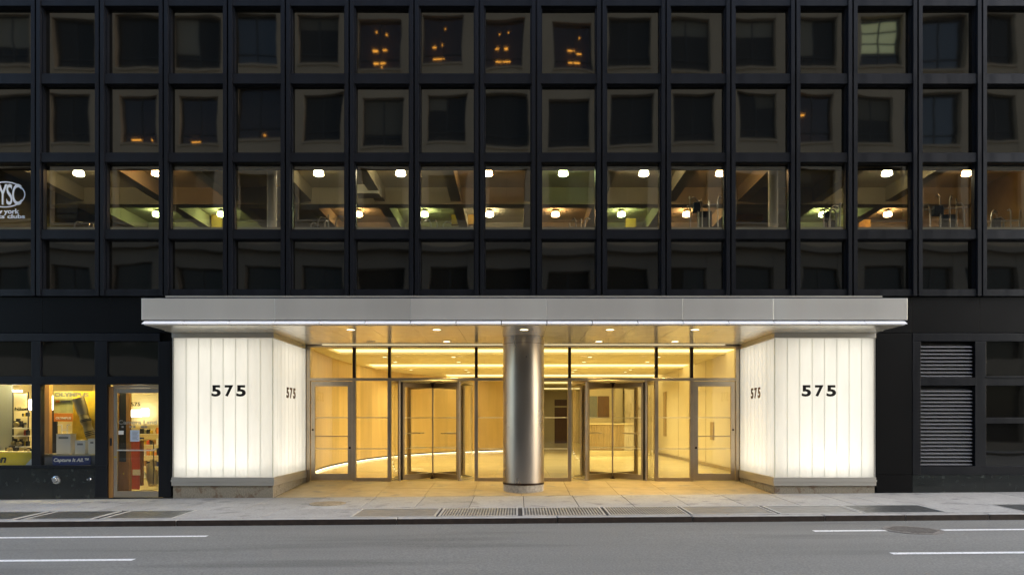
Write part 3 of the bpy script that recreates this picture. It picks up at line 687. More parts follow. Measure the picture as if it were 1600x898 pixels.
# revolving doors -----------------------------------------------------------
RC, RR = 3.13, 1.0
def arc_wall(cx, cy, r0, r1, a0, a1, z0, z1, n=14):
    b = B()
    for i in range(n):
        a, c = a0+(a1-a0)*i/n, a0+(a1-a0)*(i+1)/n
        p = [(cx+r0*math.cos(a), cy+r0*math.sin(a)), (cx+r1*math.cos(a), cy+r1*math.sin(a)), (cx+r1*math.cos(c), cy+r1*math.sin(c)), (cx+r0*math.cos(c), cy+r0*math.sin(c))]
        n0 = len(b.v); b.v += [Vector((x, y, z0)) for x, y in p] + [Vector((x, y, z1)) for x, y in p]
        for f in ((0, 1, 2, 3), (7, 6, 5, 4), (1, 5, 6, 2), (3, 7, 4, 0)): b.f.append(tuple(n0+k for k in f))
    return b
def revolving(cx, label, rot):
    t = thing('revolving_door', label, 'revolving door', (cx, RC, FZ), 'revolving doors of the entrance')
    z1 = zT0-.012; R1 = RR+.035
    for s in (0, 1):
        a0 = R(-44)+s*math.pi; a1 = R(44)+s*math.pi
        w_ = arc_wall(cx, RC, R1, R1+.012, a0, a1, FZ+.05, z1-.05).build('drum_glass', M['lobbyglass'], t, smooth=True)
        arc_wall(cx, RC, R1-.008, R1+.02, a0, a1, FZ+.001, FZ+.049).build('drum_shoe', M['trim'], t, smooth=True)
        arc_wall(cx, RC, R1-.01, R1+.03, a0, a1, z1-.05, z1).build('drum_rail', M['bronze'], t, smooth=True)
        for a in (a0, a1):
            px, py = cx+(R1+.008)*math.cos(a), RC+(R1+.008)*math.sin(a)
            b = B().box(-.035, .035, -.03, .03, FZ, z1)
            rm = Matrix.Rotation(a, 3, 'Z')
            for v in b.v: v.xyz = rm @ v + Vector((px, py, 0))
            b.build('drum_post', M['bronze'], t, bev=.004)
    ce = B().lathe((cx, RC, z1), [(R1+.03, 0), (R1+.03, .02)], 48).build('drum_ceiling', M['lobbyceil'], t)
    B().tube([(cx, RC, FZ), (cx, RC, z1)], .022, 12).build('shaft', M['bronze'], t, smooth=True)
    B().lathe((cx, RC, FZ), [(.075, 0), (.075, .05), (.05, .09), (.03, .10)], 20).build('floor_pivot', M['darkbronze'], t, smooth=True)
    B().lathe((cx, RC, z1-.14), [(.03, 0), (.075, .05), (.075, .14)], 20).build('top_pivot', M['darkbronze'], t, smooth=True)
    for k in range(4):
        a = R(rot)+k*math.pi/2; rm = Matrix.Rotation(a, 3, 'Z'); off = Vector((cx, RC, 0))
        def tr(b):
            for v in b.v: v.xyz = rm @ v + off
            return b
        zz0, zz1 = FZ+.02, z1-.02
        b = B().box(.035, RR, -.024, .024, zz0, zz0+.135).box(.035, RR, -.024, .024, zz1-.125, zz1).box(RR-.06, RR-.0005, -.025, .025, zz0+.001, zz1-.001)
        wing = tr(b).build('wing', M['wingbronze'], t, bev=.003)
        tr(B().box(RR, RR+.018, -.012, .012, zz0, zz1)).build('edge_seal', M['rubber'], wing)
        tr(B().box(.03, RR-.055, -.005, .005, zz0+.13, zz1-.12)).build('pane', M['lobbyglass'], wing)
        for py in (652, 700.5): tr(B().box(.04, RR-.06, -.0068, -.0055, PZ(py+.6, YG), PZ(py-.6, YG))).build('safety_film', M['film'], wing)
        zb_ = PZ(677, YG)
        tr(B().tube([(RR-.06, -.02, zb_), (RR-.07, -.075, zb_), (.42, -.075, zb_), (.40, -.02, zb_)], .012, 8)).build('push_bar', M['bronze'], wing, smooth=True)
revolving(-2.36, 'four-winged glass revolving door left of the steel column', 47)
revolving(2.36, 'four-winged glass revolving door right of the steel column', 43)

# ------------------------------------------------------------------ lobby
LC = 3.65; LB = 36.0
fl = sheet('lobby_floor', M['joint'], -9, 9, YG-.06, LB, lambda x, y: FZ-.01)
for i in range(-5, 6):
    for j in range(0, 14): slab(fl, i*1.5-.75, i*1.5+.75, 2.36+j*1.5, 2.36+(j+1)*1.5, lambda x, y: FZ, M['lobbyfloor'], 'floor_tile', g=.002, h=.009)
sheet('lobby_floor_rear', M['lobbyfloor'], -9, 9, 23.4, LB, lambda x, y: FZ-.001)
lc = sheet('lobby_ceiling', M['backing'], -9, 9, YG+.06, LB, lambda x, y: LC+.25)
bands = [(4.8, 6.3), (10.1, 11.8), (15.6, 17.6), (21.4, 23.2), (28, 30)]
ya = YG+.0605
for b0, b1 in bands + [(LB, LB)]:
    box('ceiling_panel', M['lobbyceil'], lc, -8.9, 8.9, ya, b0, LC, LC+.12); ya = b1
starts = [-5.6, -5.7, -3.4, 0.5, 1.5]
bl = ['first and nearest', 'second', 'third', 'fourth', 'fifth and farthest']
for (b0, b1), x0, nm in zip(bands, starts, bl):
    x1_ = 6.3
    if x0 > -8.9: box('ceiling_panel', M['lobbyceil'], lc, -8.9, x0, b0, b1, LC+.001, LC+.12)
    box('ceiling_panel', M['lobbyceil'], lc, x1_, 8.9, b0, b1, LC+.001, LC+.12)
    o = box('luminous_band', M['luminous'], None, x0, x1_, b0+.001, b1-.001, LC+.06, LC+.09, at=(0, b0, LC+.06)); tag(o, nm + ' glowing light band recessed across the lobby ceiling', 'ceiling light', 'light bands of the lobby ceiling')
k = 0
LOB = 70
for yy in (7.2, 9.1, 12.7, 14.0):
    for xx in (-4.4, -2.19, 2.19, 4.4):
        if yy > 12 and xx < -4 and yy > 13: continue
        nm = 'small recessed downlight in the lobby ceiling, row %s from the glass, %s' % ({7.2: 'one', 9.1: 'two', 12.7: 'three', 14.0: 'four'}[yy], {-4.4: 'far left', -2.19: 'left of centre', 2.19: 'right of centre', 4.4: 'far right'}[xx])
        t = thing('lobby_downlight', nm, 'downlight', (xx, yy, LC), 'downlights of the lobby ceiling')
        downlight(xx, yy, LC-.001, t, M['downlamp'], .07)
        l = bpy.data.lights.new('lobby_beam', 'SPOT'); l.energy = LOB; l.color = (1, .87, .45); l.spot_size = R(150); l.spot_blend = 1; l.shadow_soft_size = .08
        lo = bpy.data.objects.new('lobby_beam', l); C.objects.link(lo); lo.parent = t; lo.location = (0, 0, -.03)
# curved honey wall at the left with a lit foot
cp = [(-5.46, 2.50), (-5.75, 3.6), (-6.05, 5.3), (-6.18, 7.2), (-6.10, 9.6), (-5.80, 11.9), (-5.10, 14.4), (-4.35, 16.0), (-3.4, 17.3), (-2.2, 18.6), (-.97, 19.5), (.4, 20.2)]
def spline(P, n=6):
    out = []
    for i in range(len(P)-1):
        p0, p1, p2, p3 = P[max(0, i-1)], P[i], P[i+1], P[min(len(P)-1, i+2)]
        for k in range(n):
            t = k/n; out.append(tuple(.5*((2*b)+(-a+c)*t+(2*a-5*b+4*c-d)*t*t+(-a+3*b-3*c+d)*t**3) for a, b, c, d in zip(p0, p1, p2, p3)))
    out.append(P[-1]); return out
sp = spline(cp)
def wall_strip(pts, th, z0, z1):
    b = B(); nrm = []
    for i in range(len(pts)):
        a, c = Vector(pts[max(0, i-1)]), Vector(pts[min(len(pts)-1, i+1)]); d = (c-a).normalized(); nrm.append(Vector((-d.y, d.x)))
    for i in range(len(pts)-1):
        p, q = Vector(pts[i]), Vector(pts[i+1]); pp, qq = p+nrm[i]*th, q+nrm[i+1]*th
        b.hexa([(p.x, p.y, z0), (q.x, q.y, z0), (qq.x, qq.y, z0), (pp.x, pp.y, z0), (p.x, p.y, z1), (q.x, q.y, z1), (qq.x, qq.y, z1), (pp.x, pp.y, z1)])
    return b
cw = thing('curved_lobby_wall', 'curving honey coloured lobby wall with a glowing line at its foot', 'wall', (-6, 8, FZ))
seg = 3
for i in range(0, len(sp)-1, seg):
    pts = sp[i:i+seg+1]
    wall_strip(pts, .12, FZ+.10, LC+.05).build('veneer_panel', M['lobbyorange'], cw, smooth=True)
wall_strip(sp, .13, FZ-.02, FZ+.099).build('plinth', M['darkbronze'], cw)
wall_strip([(x, y) for x, y in sp[6:]], -.02, FZ+.02, FZ+.04).build('foot_lamp', M['footline'], cw)
# right wall, back wall
o = box('lobby_wall', M['lobbywall'], None, 6.28, 6.5, YG+.06, 22, FZ, LC); tag(o, kind='structure')
box('skirting', M['bronze'], o, 6.255, 6.279, YG+.3, 22, FZ+.002, FZ+.11)
for (y0, z0, z1, w_) in ((7.5, .98, 1.56, .09), (14.7, .95, 2.85, .12)):
    box('pull_plate', M['midwood'], o, 6.24, 6.279, y0, y0+w_*4, z0, z1)
for yj in (5.0, 8.5, 10.6, 12.5, 16.8): box('panel_joint', M['midwood'], o, 6.272, 6.279, yj, yj+.02, FZ+.12, LC-.002)
o = box('lobby_wall', M['lobbywall'], None, -2, 9, LB, LB+.2, FZ, LC); tag(o, kind='structure')
o = box('lobby_wall', M['lobbywall'], None, .4, 1.2, 20.2, 20.4, FZ, LC); tag(o, kind='structure')
o = box('lobby_wall', M['lobbywall'], None, 8.9, 9, 22, LB, FZ, LC); tag(o, kind='structure')
o = box('lobby_wall', M['lobbywall'], None, -2.1, -2, 20, LB, FZ, LC); tag(o, kind='structure')
o = box('lobby_wall', M['lobbywall'], None, -9, -8.9, YG+.1, LB, FZ, LC); tag(o, kind='structure')
o = box('lobby_wall', M['backing'], None, -9, -5.47, YG+.05, YG+.1, -.2, LC+.3); tag(o, kind='structure')
o = box('lobby_wall', M['backing'], None, 5.46, 9, YG+.05, YG+.1, -.2, LC+.3); tag(o, kind='structure')
o = box('lobby_wall', M['backing'], None, -9, 9, YG+.062, YG+.11, 3.505, LC+.3); tag(o, kind='structure')
t = thing('lift_doorway', 'dark red wood doorway at the far end of the lobby', 'doorway', (2.8, 33.5, FZ))
box('door_leaf', M['redwood'], t, 2.45, 3.32, 33.0, 33.1, FZ, 2.55); box('overdoor_panel', M['redwood'], t, 2.45, 3.32, 33.02, 33.1, 2.66, 3.1); box('rail', M['lobbywall'], t, 2.45, 3.32, 32.98, 33.1, 2.551, 2.659)
box('jamb', M['lobbywall'], t, 1.1, 2.449, 32.9, 33.15, FZ, LC); box('jamb', M['lobbywall'], t, 3.321, 4.4, 32.9, 33.15, FZ, LC); box('lintel', M['lobbywall'], t, 2.45, 3.32, 32.95, 33.15, 3.101, LC)
t = thing('reception_wall', 'cream and brown wood panelled wall behind the reception desk', 'wall', (4.6, 18.4, FZ))
box('panel', M['lobbywall'], t, 3.2, 4.55, 18.4, 18.6, FZ, LC); box('wood_panel', M['redwood'], t, 3.75, 4.30, 18.36, 18.399, 1.78, 2.80)
box('screen', M['greyglass'], t, 3.28, 3.72, 18.37, 18.399, 1.78, 2.80); box('panel', M['lobbywall'], t, 4.551, 4.9, 18.0, 18.6, 1.55, LC); box('marble_panel', M['veined'], t, 4.92, 6.27, 17.4, 17.6, FZ, LC)
t = thing('reception_desk', 'curved reception desk with a fluted wood front on a pale base', 'desk', (4.2, 15.6, FZ))
ap = [(3.05+i*.30, 15.5-.35*math.sin(math.pi*i/8)) for i in range(9)]
wall_strip(ap, -.5, FZ+.001, FZ+.22).build('base', M['cream'], t)
for i in range(len(ap)-1):
    for j in range(3):
        (xa, ya_), (xb, yb) = ap[i], ap[i+1]; u, v = (j+.06)/3, (j+.94)/3
        wall_strip([(xa+(xb-xa)*u, .08+ya_+(yb-ya_)*u), (xa+(xb-xa)*v, .08+ya_+(yb-ya_)*v)], .05, FZ+.221, 1.44).build('slat', M['midwood'] if i < 5 else M['veined'], t)
wall_strip([(x, y+.02) for x, y in ap], .4, 1.441, 1.50).build('counter_top', M['cream'], t)

# ------------------------------------------------------------------ camera shop at the left
shop = thing('shop_facade', 'black framed shop front with lit display windows left of the entrance', 'shop front', (-9.6, .1, -.1))
def fb(name, a, c, t, b_, y0=-.02, y1=.12, m='frame', par=shop, bev=.004): return box(name, M[m], par, PX(a), PX(c), y0, y1, PZ(b_), PZ(t), bev=bev)
fb('rail', -170, 250, 520.5, 533); fb('rail', -170, 250, 588, 600.5, y1=.119)
for a, c in ((-170, -48), (50, 64), (149, 168)): fb('post', a, c, 533.3, 727 if c < 165 else 776, y0=-.018)
fb('post', 248, 267, 533.3, 776, y0=-.019, y1=.3)
fb('post', 50.5, 55, 533.4, 588, y0=.12, y1=.2)
fb('sill', -170, 168, 726.5, 731, y0=-.03, y1=.13)
for a, c in ((-48, 50), (64, 149), (168, 248)):
    tr_ = fb('transom_light', a+.3, c-.3, 533.5, 587.5, y0=.03, y1=.05, m='joint', bev=0)
    link('pane', pane(PX(c)-PX(a)-.06, PZ(534)-PZ(587.5), .002, .002, -.003, .0005).mesh('pane', M['pane'], smooth=True), tr_, ((PX(a)+PX(c))/2, .02, PZ(587.3)))
for a, c in ((-48, 50), (64, 149)):
    link('display_pane', pane(PX(c)-PX(a), PZ(600.5)-PZ(726.5), .001, .001, -.001, 0).mesh('pane', M['shopglass'], smooth=True), shop, ((PX(a)+PX(c))/2, .04, PZ(726.5)))
x0, x1 = PX(-170), PX(168)
nb = 4
for i in range(nb):
    a, c = x0+(x1-x0)*i/nb+.002, x0+(x1-x0)*(i+1)/nb-.002
    B().hexa([(a, -.012, gz(a, 0)-.05), (c, -.012, gz(c, 0)-.05), (c, .12, gz(c, 0)-.05), (a, .12, gz(a, 0)-.05), (a, -.012, PZ(731.2)), (c, -.012, PZ(731.2)), (c, .12, PZ(731.2)), (a, .12, PZ(731.2))]).build('marble_bulkhead', M['marble'], shop, bev=.003)
def siamese(px, py, r, label):
    t = thing('fire_connection', label, 'pipe cap', (PX(px), -.02, PZ(py)), 'pipe caps on the marble base')
    a = Vector((0, -1, 0)); c = (PX(px), -.013, PZ(py))
    B().lathe(c, [(r, 0), (r, .012), (r*.8, .02)], 24, axis=a).build('flange', M['siam'], t, smooth=True)
    B().lathe(c, [(r*.62, .02), (r*.62, .07), (r*.5, .085), (.001, .085)], 24, axis=a, caps=False).build('cap', M['siam'], t, smooth=True)
    for k in range(3):
        an = 2*math.pi*k/3+.4; x, z = c[0]+r*.62*math.cos(an), c[2]+r*.62*math.sin(an)
        B().box(x-r*.13, x+r*.13, -.10, -.05, z-r*.13, z+r*.13).build('lug', M['siam'], t)
siamese(89, 749, .088, 'large round chrome pipe cap on the dark marble under the shop window')
siamese(141, 748, .034, 'small chrome pipe cap on the dark marble near the shop door')
# door
dx0, dx1, dz0 = PX(168.5), PX(247.5), gz(-8.3, 0)+.012
door = thing('shop_door', 'glass shop door with metal rails and notices beside the left light box', 'door', ((dx0+dx1)/2, .06, dz0))
box('side_jamb', M['amber'], door, dx0, PX(175.5), .03, .10, dz0, PZ(603.5)); box('head', M['bronze'], door, PX(175.6), dx1, .03, .10, PZ(605.5), PZ(601), bev=.003)
fr = B().box(PX(176), PX(181.5), .035, .075, dz0+.01, PZ(606)).box(PX(181.6), dx1-.003, .036, .074, PZ(613.5), PZ(606)).box(PX(181.6), dx1-.003, .036, .074, dz0+.01, PZ(767)).build('leaf_frame', M['bronze'], door, bev=.003)
B().box(PX(181.6), dx1-.003, .051, .059, PZ(767), PZ(613.5)).build('pane', M['shopglass'], door)
B().tube([(PX(182.5), .03, PZ(703)), (PX(184), -.015, PZ(703)), (PX(240), -.015, PZ(703)), (PX(243), .05, PZ(700))], .016, 10).build('push_bar', M['trim'], door, smooth=True)
box('letter_plate', M['black'], door, PX(171), PX(173.5), .02, .029, PZ(696), PZ(684)); box('lock', M['gold'], door, PX(177), PX(180), .025, .034, PZ(715), PZ(712.5))
lettering('house_number', '575', M['digits'], door, PX(202.5), PX(217.5), PZ(634), PZ(628), .0495, .002, bold=.02)
lettering('shop_name', 'Camera Land', M['greyglass'], door, PX(183), PX(243), PZ(662.5), PZ(656), .0495, .002, bold=.012)
b = B()
for i, wq in enumerate((5, 0, 7, 6, 0, 9, 7)):
    if wq: b.box(PX(188+i*6), PX(188+i*6+wq*.62), .0475, .0495, PZ(668), PZ(665))
b.build('small_print', M['greyglass'], door)
box('notice', M['paper'], door, PX(201.5), PX(216), .046, .0495, PZ(689.5), PZ(671.5)); box('notice', M['white'], door, PX(183), PX(191), .046, .0495, PZ(678.5), PZ(672.5))
for k in range(7): box('notice_line', M['ink'], door, PX(205), PX(214.5-(k % 3)), .0452, .0459, PZ(674.6+k*2), PZ(673.9+k*2))
# shop room
SX0, SX1, SY = -12.2, -7.72, 4.6
sheet('shop_floor', M['cream'], SX0, SX1, .1, SY, lambda x, y: dz0)
sheet('shop_ceiling', M['cream'], SX0, SX1, .12, SY, lambda x, y: 3.0)
o = box('shop_wall', M['cream'], None, SX0, SX1, SY, SY+.1, -.2, 3.4); tag(o, kind='structure')
o = box('shop_wall', M['cream'], None, SX1, SX1+.06, .31, SY, -.2, 3.4); tag(o, kind='structure')
o = box('shop_wall', M['cream'], None, SX0-.1, SX0, .12, SY, -.2, 3.4); tag(o, kind='structure')
o = box('shop_wall', M['backing'], None, SX0-1.2, SX1, .121, .13, PZ(600)-.0, 3.6); tag(o, kind='structure')
for i, (x, y) in enumerate(((-11.3, .27), (-10.1, .27), (-8.6, .9), (-8.6, 3.4), (-10.6, 3.0))):
    t = thing('shop_lamp', 'warm ceiling lamp inside the shop, ' + ['over the left display', 'over the second display', 'just inside the door', 'at the back behind the door', 'at the back left'][i], 'lamp', (x, y, 2.99), 'shop ceiling lamps')
    B().box(x-.35, x+.35, y-.07, y+.07, 2.93, 2.995).build('housing', M['white'], t, bev=.005); B().box(x-.33, x+.33, y-.05, y+.05, 2.915, 2.929).build('diffuser', M['shoplamp' if i < 2 else 'shopdim'], t)
def sbox(name, label, cat, m, a, c, t, b_, y0, y1, group=None, bev=.002):
    o = box(name, M[m], None, PX(a, y0), PX(c, y0), y0, y1, PZ(b_, y0), PZ(t, y0), bev=bev, at=(PX(a, y0), y0, PZ(b_, y0))); return tag(o, label, cat, group)
def sparts(parent, name, m, a, c, t, b_, y0, y1): return box(name, M[m], parent, PX(a, y0), PX(c, y0), y0, y1, PZ(b_, y0), PZ(t, y0))
# display plinths under both windows
t = thing('display_plinth', 'low grey plinth in the bottom of the second shop window', 'plinth', (PX(107, .3), .3, 0)); sparts(t, 'top', 'silver', 60, 152, 709, 712, .15, .75); sparts(t, 'front', 'ink', 60, 152, 712.2, 760, .17, .73)
t = thing('display_plinth', 'low plinth in the bottom of the leftmost shop window', 'plinth', (PX(0, .3), .3, 0)); sparts(t, 'top', 'cream', -60, 53, 705, 708, .16, .75); sparts(t, 'front', 'cream', -60, 53, 708.2, 760, .18, .73)
t = thing('yellow_sign', 'yellow sign strip with black italic lettering in the leftmost shop window', 'sign', (PX(0, .1), .1, PZ(727)))
sparts(t, 'board', 'yellow', -50, 50, 706.5, 727, .10, .12); lettering('letters', 'Nikon', M['digits'], t, PX(-38, .1), PX(10, .1), PZ(723), PZ(710.5), .0995, .003, bold=.03, shear=.25)
tri = B().prism([(PX(39, .1), PZ(727, .1)), (PX(50, .1), PZ(727, .1)), (PX(50, .1), PZ(715, .1))], .0965, .0995).build('white_corner', M['white'], t)
t = thing('blue_sign', 'navy sign with white italic slogan under the second shop window', 'sign', (PX(111, .1), .1, PZ(727)))
sparts(t, 'board', 'blue', 82, 141.5, 712, 727, .10, .115); lettering('letters', 'Capture It All.™', M['white'], t, PX(84, .1), PX(139, .1), PZ(723), PZ(715.5), .0995, .003, bold=.02, shear=.2)
# posters
t = thing('poster_board', 'orange and green poster with pale lettering in the second shop window', 'poster', (PX(99, .5), .5, PZ(660)))
sparts(t, 'sheet', 'posterg', 84, 113.5, 611, 645, .50, .515); sparts(t, 'lower_sheet', 'postero', 84, 113.5, 645.2, 658, .50, .515)
lettering('letters', 'OLYMPUS', M['white'], t, PX(87, .5), PX(111, .5), PZ(654.5, .5), PZ(651, .5), .4985, .003, bold=.03)
sparts(t, 'print_block', 'postero', 87, 93, 625, 628.5, .494, .4985); sparts(t, 'print_block', 'ink', 95, 110, 625.5, 628, .494, .4985)
t = thing('poster_board', 'golden poster behind the big lens in the second shop window', 'poster', (PX(131, .6), .6, PZ(690)))
sparts(t, 'sheet', 'gold', 113, 149, 611, 692, .62, .63)
t = thing('brand_lettering', 'raised silver capital letters across the top of the two posters', 'lettering', (PX(111, .45), .45, PZ(620)))
lettering('letters', 'OLYMPUS', M['louvre'], t, PX(85, .45), PX(138, .45), PZ(619.5, .45), PZ(613, .45), .46, .012, bold=.035)
t = thing('telephoto_lens', 'long grey telephoto lens leaning in the second shop window', 'lens', (PX(141, .45), .45, PZ(690)))
p0 = Vector((PX(143, .45), .47, PZ(688, .45))); p1 = Vector((PX(124.5, .45), .40, PZ(622, .45))); ax = p1-p0; Ln = ax.length
prof = [(.075, 0), (.075, .06), (.098, .08), (.098, .25), (.088, .27), (.088, .38), (.108, .42), (.108, .52), (.095, .55), (.095, .62)]
B().lathe(p0, [(r, h*Ln) for r, h in prof], 28, axis=ax).build('barrel', M['lens'], t, smooth=True)
B().lathe(p0, [(.10, .62*Ln), (.118, .72*Ln), (.124, Ln), (.112, Ln), (.10, .9*Ln)], 28, axis=ax, caps=False).build('hood', M['silver'], t, smooth=True)
for h in (.12, .16, .20, .45, .48): B().lathe(p0, [(.109 if h > .4 else .099, h*Ln), (.112 if h > .4 else .102, (h+.01)*Ln), (.109 if h > .4 else .099, (h+.02)*Ln)], 28, axis=ax, caps=False).build('grip_ring', M['black'], t, smooth=True)
for (a, c, tp, lab) in ((88, 110, 678, 'tall white product carton left in the second shop window'), (117, 133, 688, 'short white product carton in the middle of the second shop window'), (137.5, 149.5, 685.5, 'white product carton at the right edge of the second shop window')):
    t = thing('carton', lab, 'carton', (PX((a+c)/2, .35), .35, PZ(709)), 'white cartons in the shop window')
    sparts(t, 'body', 'white', a, c, tp, 709, .30, .50); sparts(t, 'print', 'ink', a+3.5, c-3.5, tp+4, tp+7, .297, .2995); sparts(t, 'lid', 'cream', a-.4, c+.4, tp-1, tp-.05, .295, .505)
t = thing('display_rack', 'small white wire stand on the tall carton', 'stand', (PX(99, .4), .4, PZ(678)))
for (a, c, tp, bt) in ((95.5, 97, 664, 677), (104, 105.5, 664, 677), (90, 97, 662.5, 664), (104, 110, 662.5, 664), (97, 104, 670.5, 672)): sparts(t, 'bar', 'white', a, c, tp, bt, .39, .41)
sbox('curtain_post', 'brown wooden upright at the left of the second shop window', 'post', 'amber', 62, 77, 601, 709, .35, .45)
sbox('curtain_post', 'dark upright with bright slots in the second shop window', 'post', 'black', 81, 88.5, 640, 709, .62, .66)
sbox('light_strip', 'narrow glowing strip behind the brown upright of the second window', 'lamp', 'lightsign', 79, 81.5, 618, 646, .9, .93)
# left window goods
sbox('notice_backboard', 'cream back board of the leftmost shop window', 'board', 'cream', 20, 42, 615, 705, .74, .76)
sbox('window_curtain', 'grey green curtain panel at the far left of the shop window', 'panel', 'greyglass', -50, 18.5, 601, 705, .66, .70)
t = thing('hanging_name', 'black brand lettering on the cream back board', 'lettering', (PX(32, .7), .7, PZ(640))); lettering('letters', 'Nikon', M['digits'], t, PX(21.5, .7), PX(41.5, .7), PZ(640.5, .7), PZ(635.5, .7), .735, .004, bold=.03)
def camera_body(a, c, tp, bt, y, label, tele=False):
    t = thing('camera_on_display', label, 'camera', (PX((a+c)/2, y), y, PZ(bt, y)), 'cameras in the left shop window')
    h = bt-tp; m_ = (a+c)/2
    sparts(t, 'body', 'black', a, c, tp+h*.35, bt, y, y+.07); sparts(t, 'prism_hump', 'black', m_-(c-a)*.2, m_+(c-a)*.2, tp+h*.1, tp+h*.345, y+.005, y+.06)
    B().lathe((PX(m_, y), y-.001, PZ(tp+h*.68, y)), [(.05, 0), (.05, .06), (.04, .07), (.03, .065)], 20, axis=Vector((0, -1, 0))).build('lens', M['lens'], t, smooth=True)
camera_body(21.5, 33, 652, 667, .55, 'black camera on the upper glass shelf of the left window')
camera_body(8, 26, 695, 705, .40, 'wide black camera lying at the front of the left window')
camera_body(19, 27, 684, 696, .60, 'small black camera standing behind the wide one'); camera_body(38, 49, 698, 706, .42, 'small black camera at the right corner of the left window')
camera_body(28, 35, 684, 697, .55, 'black camera with a pale grip on the lower shelf')
for (yy, lab) in ((668, 'upper'), (680, 'middle'), (697, 'lower')): sbox('glass_shelf', lab + ' pale shelf in the leftmost shop window', 'shelf', 'white', 19, 43, yy, yy+1.4, .50, .72, 'shelves of the left shop window')
for a, lab in ((43, 'right of the cream board'), (19.2, 'left of the cream board')): sbox('shelf_post', 'thin black shelf post ' + lab, 'post', 'black', a, a+1.3, 612, 705, .60, .62)
sbox('lit_shelf_back', 'bright lit panel behind the right of the leftmost shop window', 'panel', 'lightsign', 45, 52, 624, 640, 1.5, 1.52); sbox('hanging_spot', 'small bright spotlight at the top of the leftmost window', 'lamp', 'lightsign', 20, 30, 609, 612, .6, .7)
rr = random.Random(4)
g2 = ['black', 'gold', 'black', 'silver', 'cream', 'red']
for r, (bt, lab) in enumerate(((650, 'top'), (667.9, 'upper'), (679.9, 'middle'), (696.9, 'lower'))):
    for c in range(3):
        a = 34+c*2.9+rr.random()*.6; sbox('boxed_goods', '%s small boxed item, %s from the right on the %s shelf of the leftmost window' % (['black', 'golden', 'dark', 'silver', 'cream', 'red'][(r*2+c) % 6], ord_[2-c], lab), 'goods', g2[(r*2+c) % 6], a, a+2.2, bt-4-rr.random()*5, bt, .60, .70, 'goods in the left shop window')
# behind the door
t = thing('red_counter', 'red counter end with a white label seen through the shop door', 'counter', (PX(209, 1.2), 1.2, dz0))
sparts(t, 'front', 'red', 200.5, 217.5, 688, 764, 1.2, 1.23); sparts(t, 'label_card', 'white', 207, 219, 733, 742, 1.19, 1.199); sparts(t, 'side', 'amber', 217.6, 222, 688.1, 758, 1.24, 1.32); sparts(t, 'top', 'cream', 200, 224, 686, 688, 1.18, 1.4)
t = thing('wood_cabinet', 'brown wood cabinet with a dark mirror behind the left of the shop door', 'cabinet', (PX(190, .8), .8, dz0))
sparts(t, 'body', 'amber', 181, 202, 721, 768, .72, .82); sparts(t, 'mirror', 'black', 186, 197, 610, 720.8, .75, .80); sparts(t, 'frame', 'amber', 197.1, 202, 606, 720.8, .74, .82); sparts(t, 'frame', 'amber', 181, 185.9, 606, 720.8, .74, .82)
sparts(t, 'knob', 'gold', 192, 193.5, 738, 741, .68, .699)
sl_ = thing('slat_wall', 'pale slatted display wall at the back of the shop behind the door', 'wall', (PX(225, 3.2), 3.2, dz0))
for k in range(10): sparts(sl_, 'slat', 'cream', 206, 262, 612+k*5.2, 616.6+k*5.2, 3.2, 3.23)
sbox('lit_sign', 'left glowing white sign over the red counter', 'sign', 'lightsign', 205, 219, 640, 651, 2.9, 2.95); sbox('lit_sign', 'right glowing white sign with a dark mark over the counter', 'sign', 'lightsign', 221, 231, 638, 650, 2.9, 2.95)
rr = random.Random(4)
gm = ['silver', 'black', 'postero', 'white', 'gold', 'cream', 'red', 'amber', 'blue']
gn = ['silver', 'black', 'orange', 'white', 'golden', 'cream', 'red', 'brown', 'navy']
for r in range(5):
    tp = 664+r*17
    o = sbox('rack_shelf', '%s thin white rack shelf from the top behind the shop door' % ord_[r], 'shelf', 'white', 217, 250, tp+13.2, tp+14, 2.4, 2.8, 'rack shelves behind the shop door')
    for c in range(6):
        a = 218.2+c*5.1+rr.random(); w_ = 3+rr.random()*1.6; h_ = 5+rr.random()*6.5; y_ = 2.42+rr.random()*.1; q = rr.randrange(9)
        sbox('boxed_goods', '%s boxed goods, %s from the left on the %s rack shelf behind the shop door' % (gn[q], ord_[c], ord_[r]), 'goods', gm[q], a, a+w_, tp+13.1-h_, tp+13.1, y_, y_+.1, 'goods on the shop racks')
t = thing('tripod_bag', 'long silver padded bag leaning at the right behind the shop door', 'bag', (PX(238, 1.4), 1.4, dz0))
B().tube([(PX(239, 1.4), 1.4, PZ(757, 1.4)), (PX(236, 1.4), 1.45, PZ(745, 1.4)), (PX(230, 1.4), 1.5, PZ(724, 1.4))], [.10, .13, .07], 16).build('body', M['silver'], t, smooth=True)
B().tube([(PX(240, 1.35), 1.33, PZ(756, 1.35)), (PX(242, 1.35), 1.3, PZ(735, 1.35)), (PX(240, 1.4), 1.4, PZ(690, 1.4))], .012, 8).build('strap', M['black'], t)

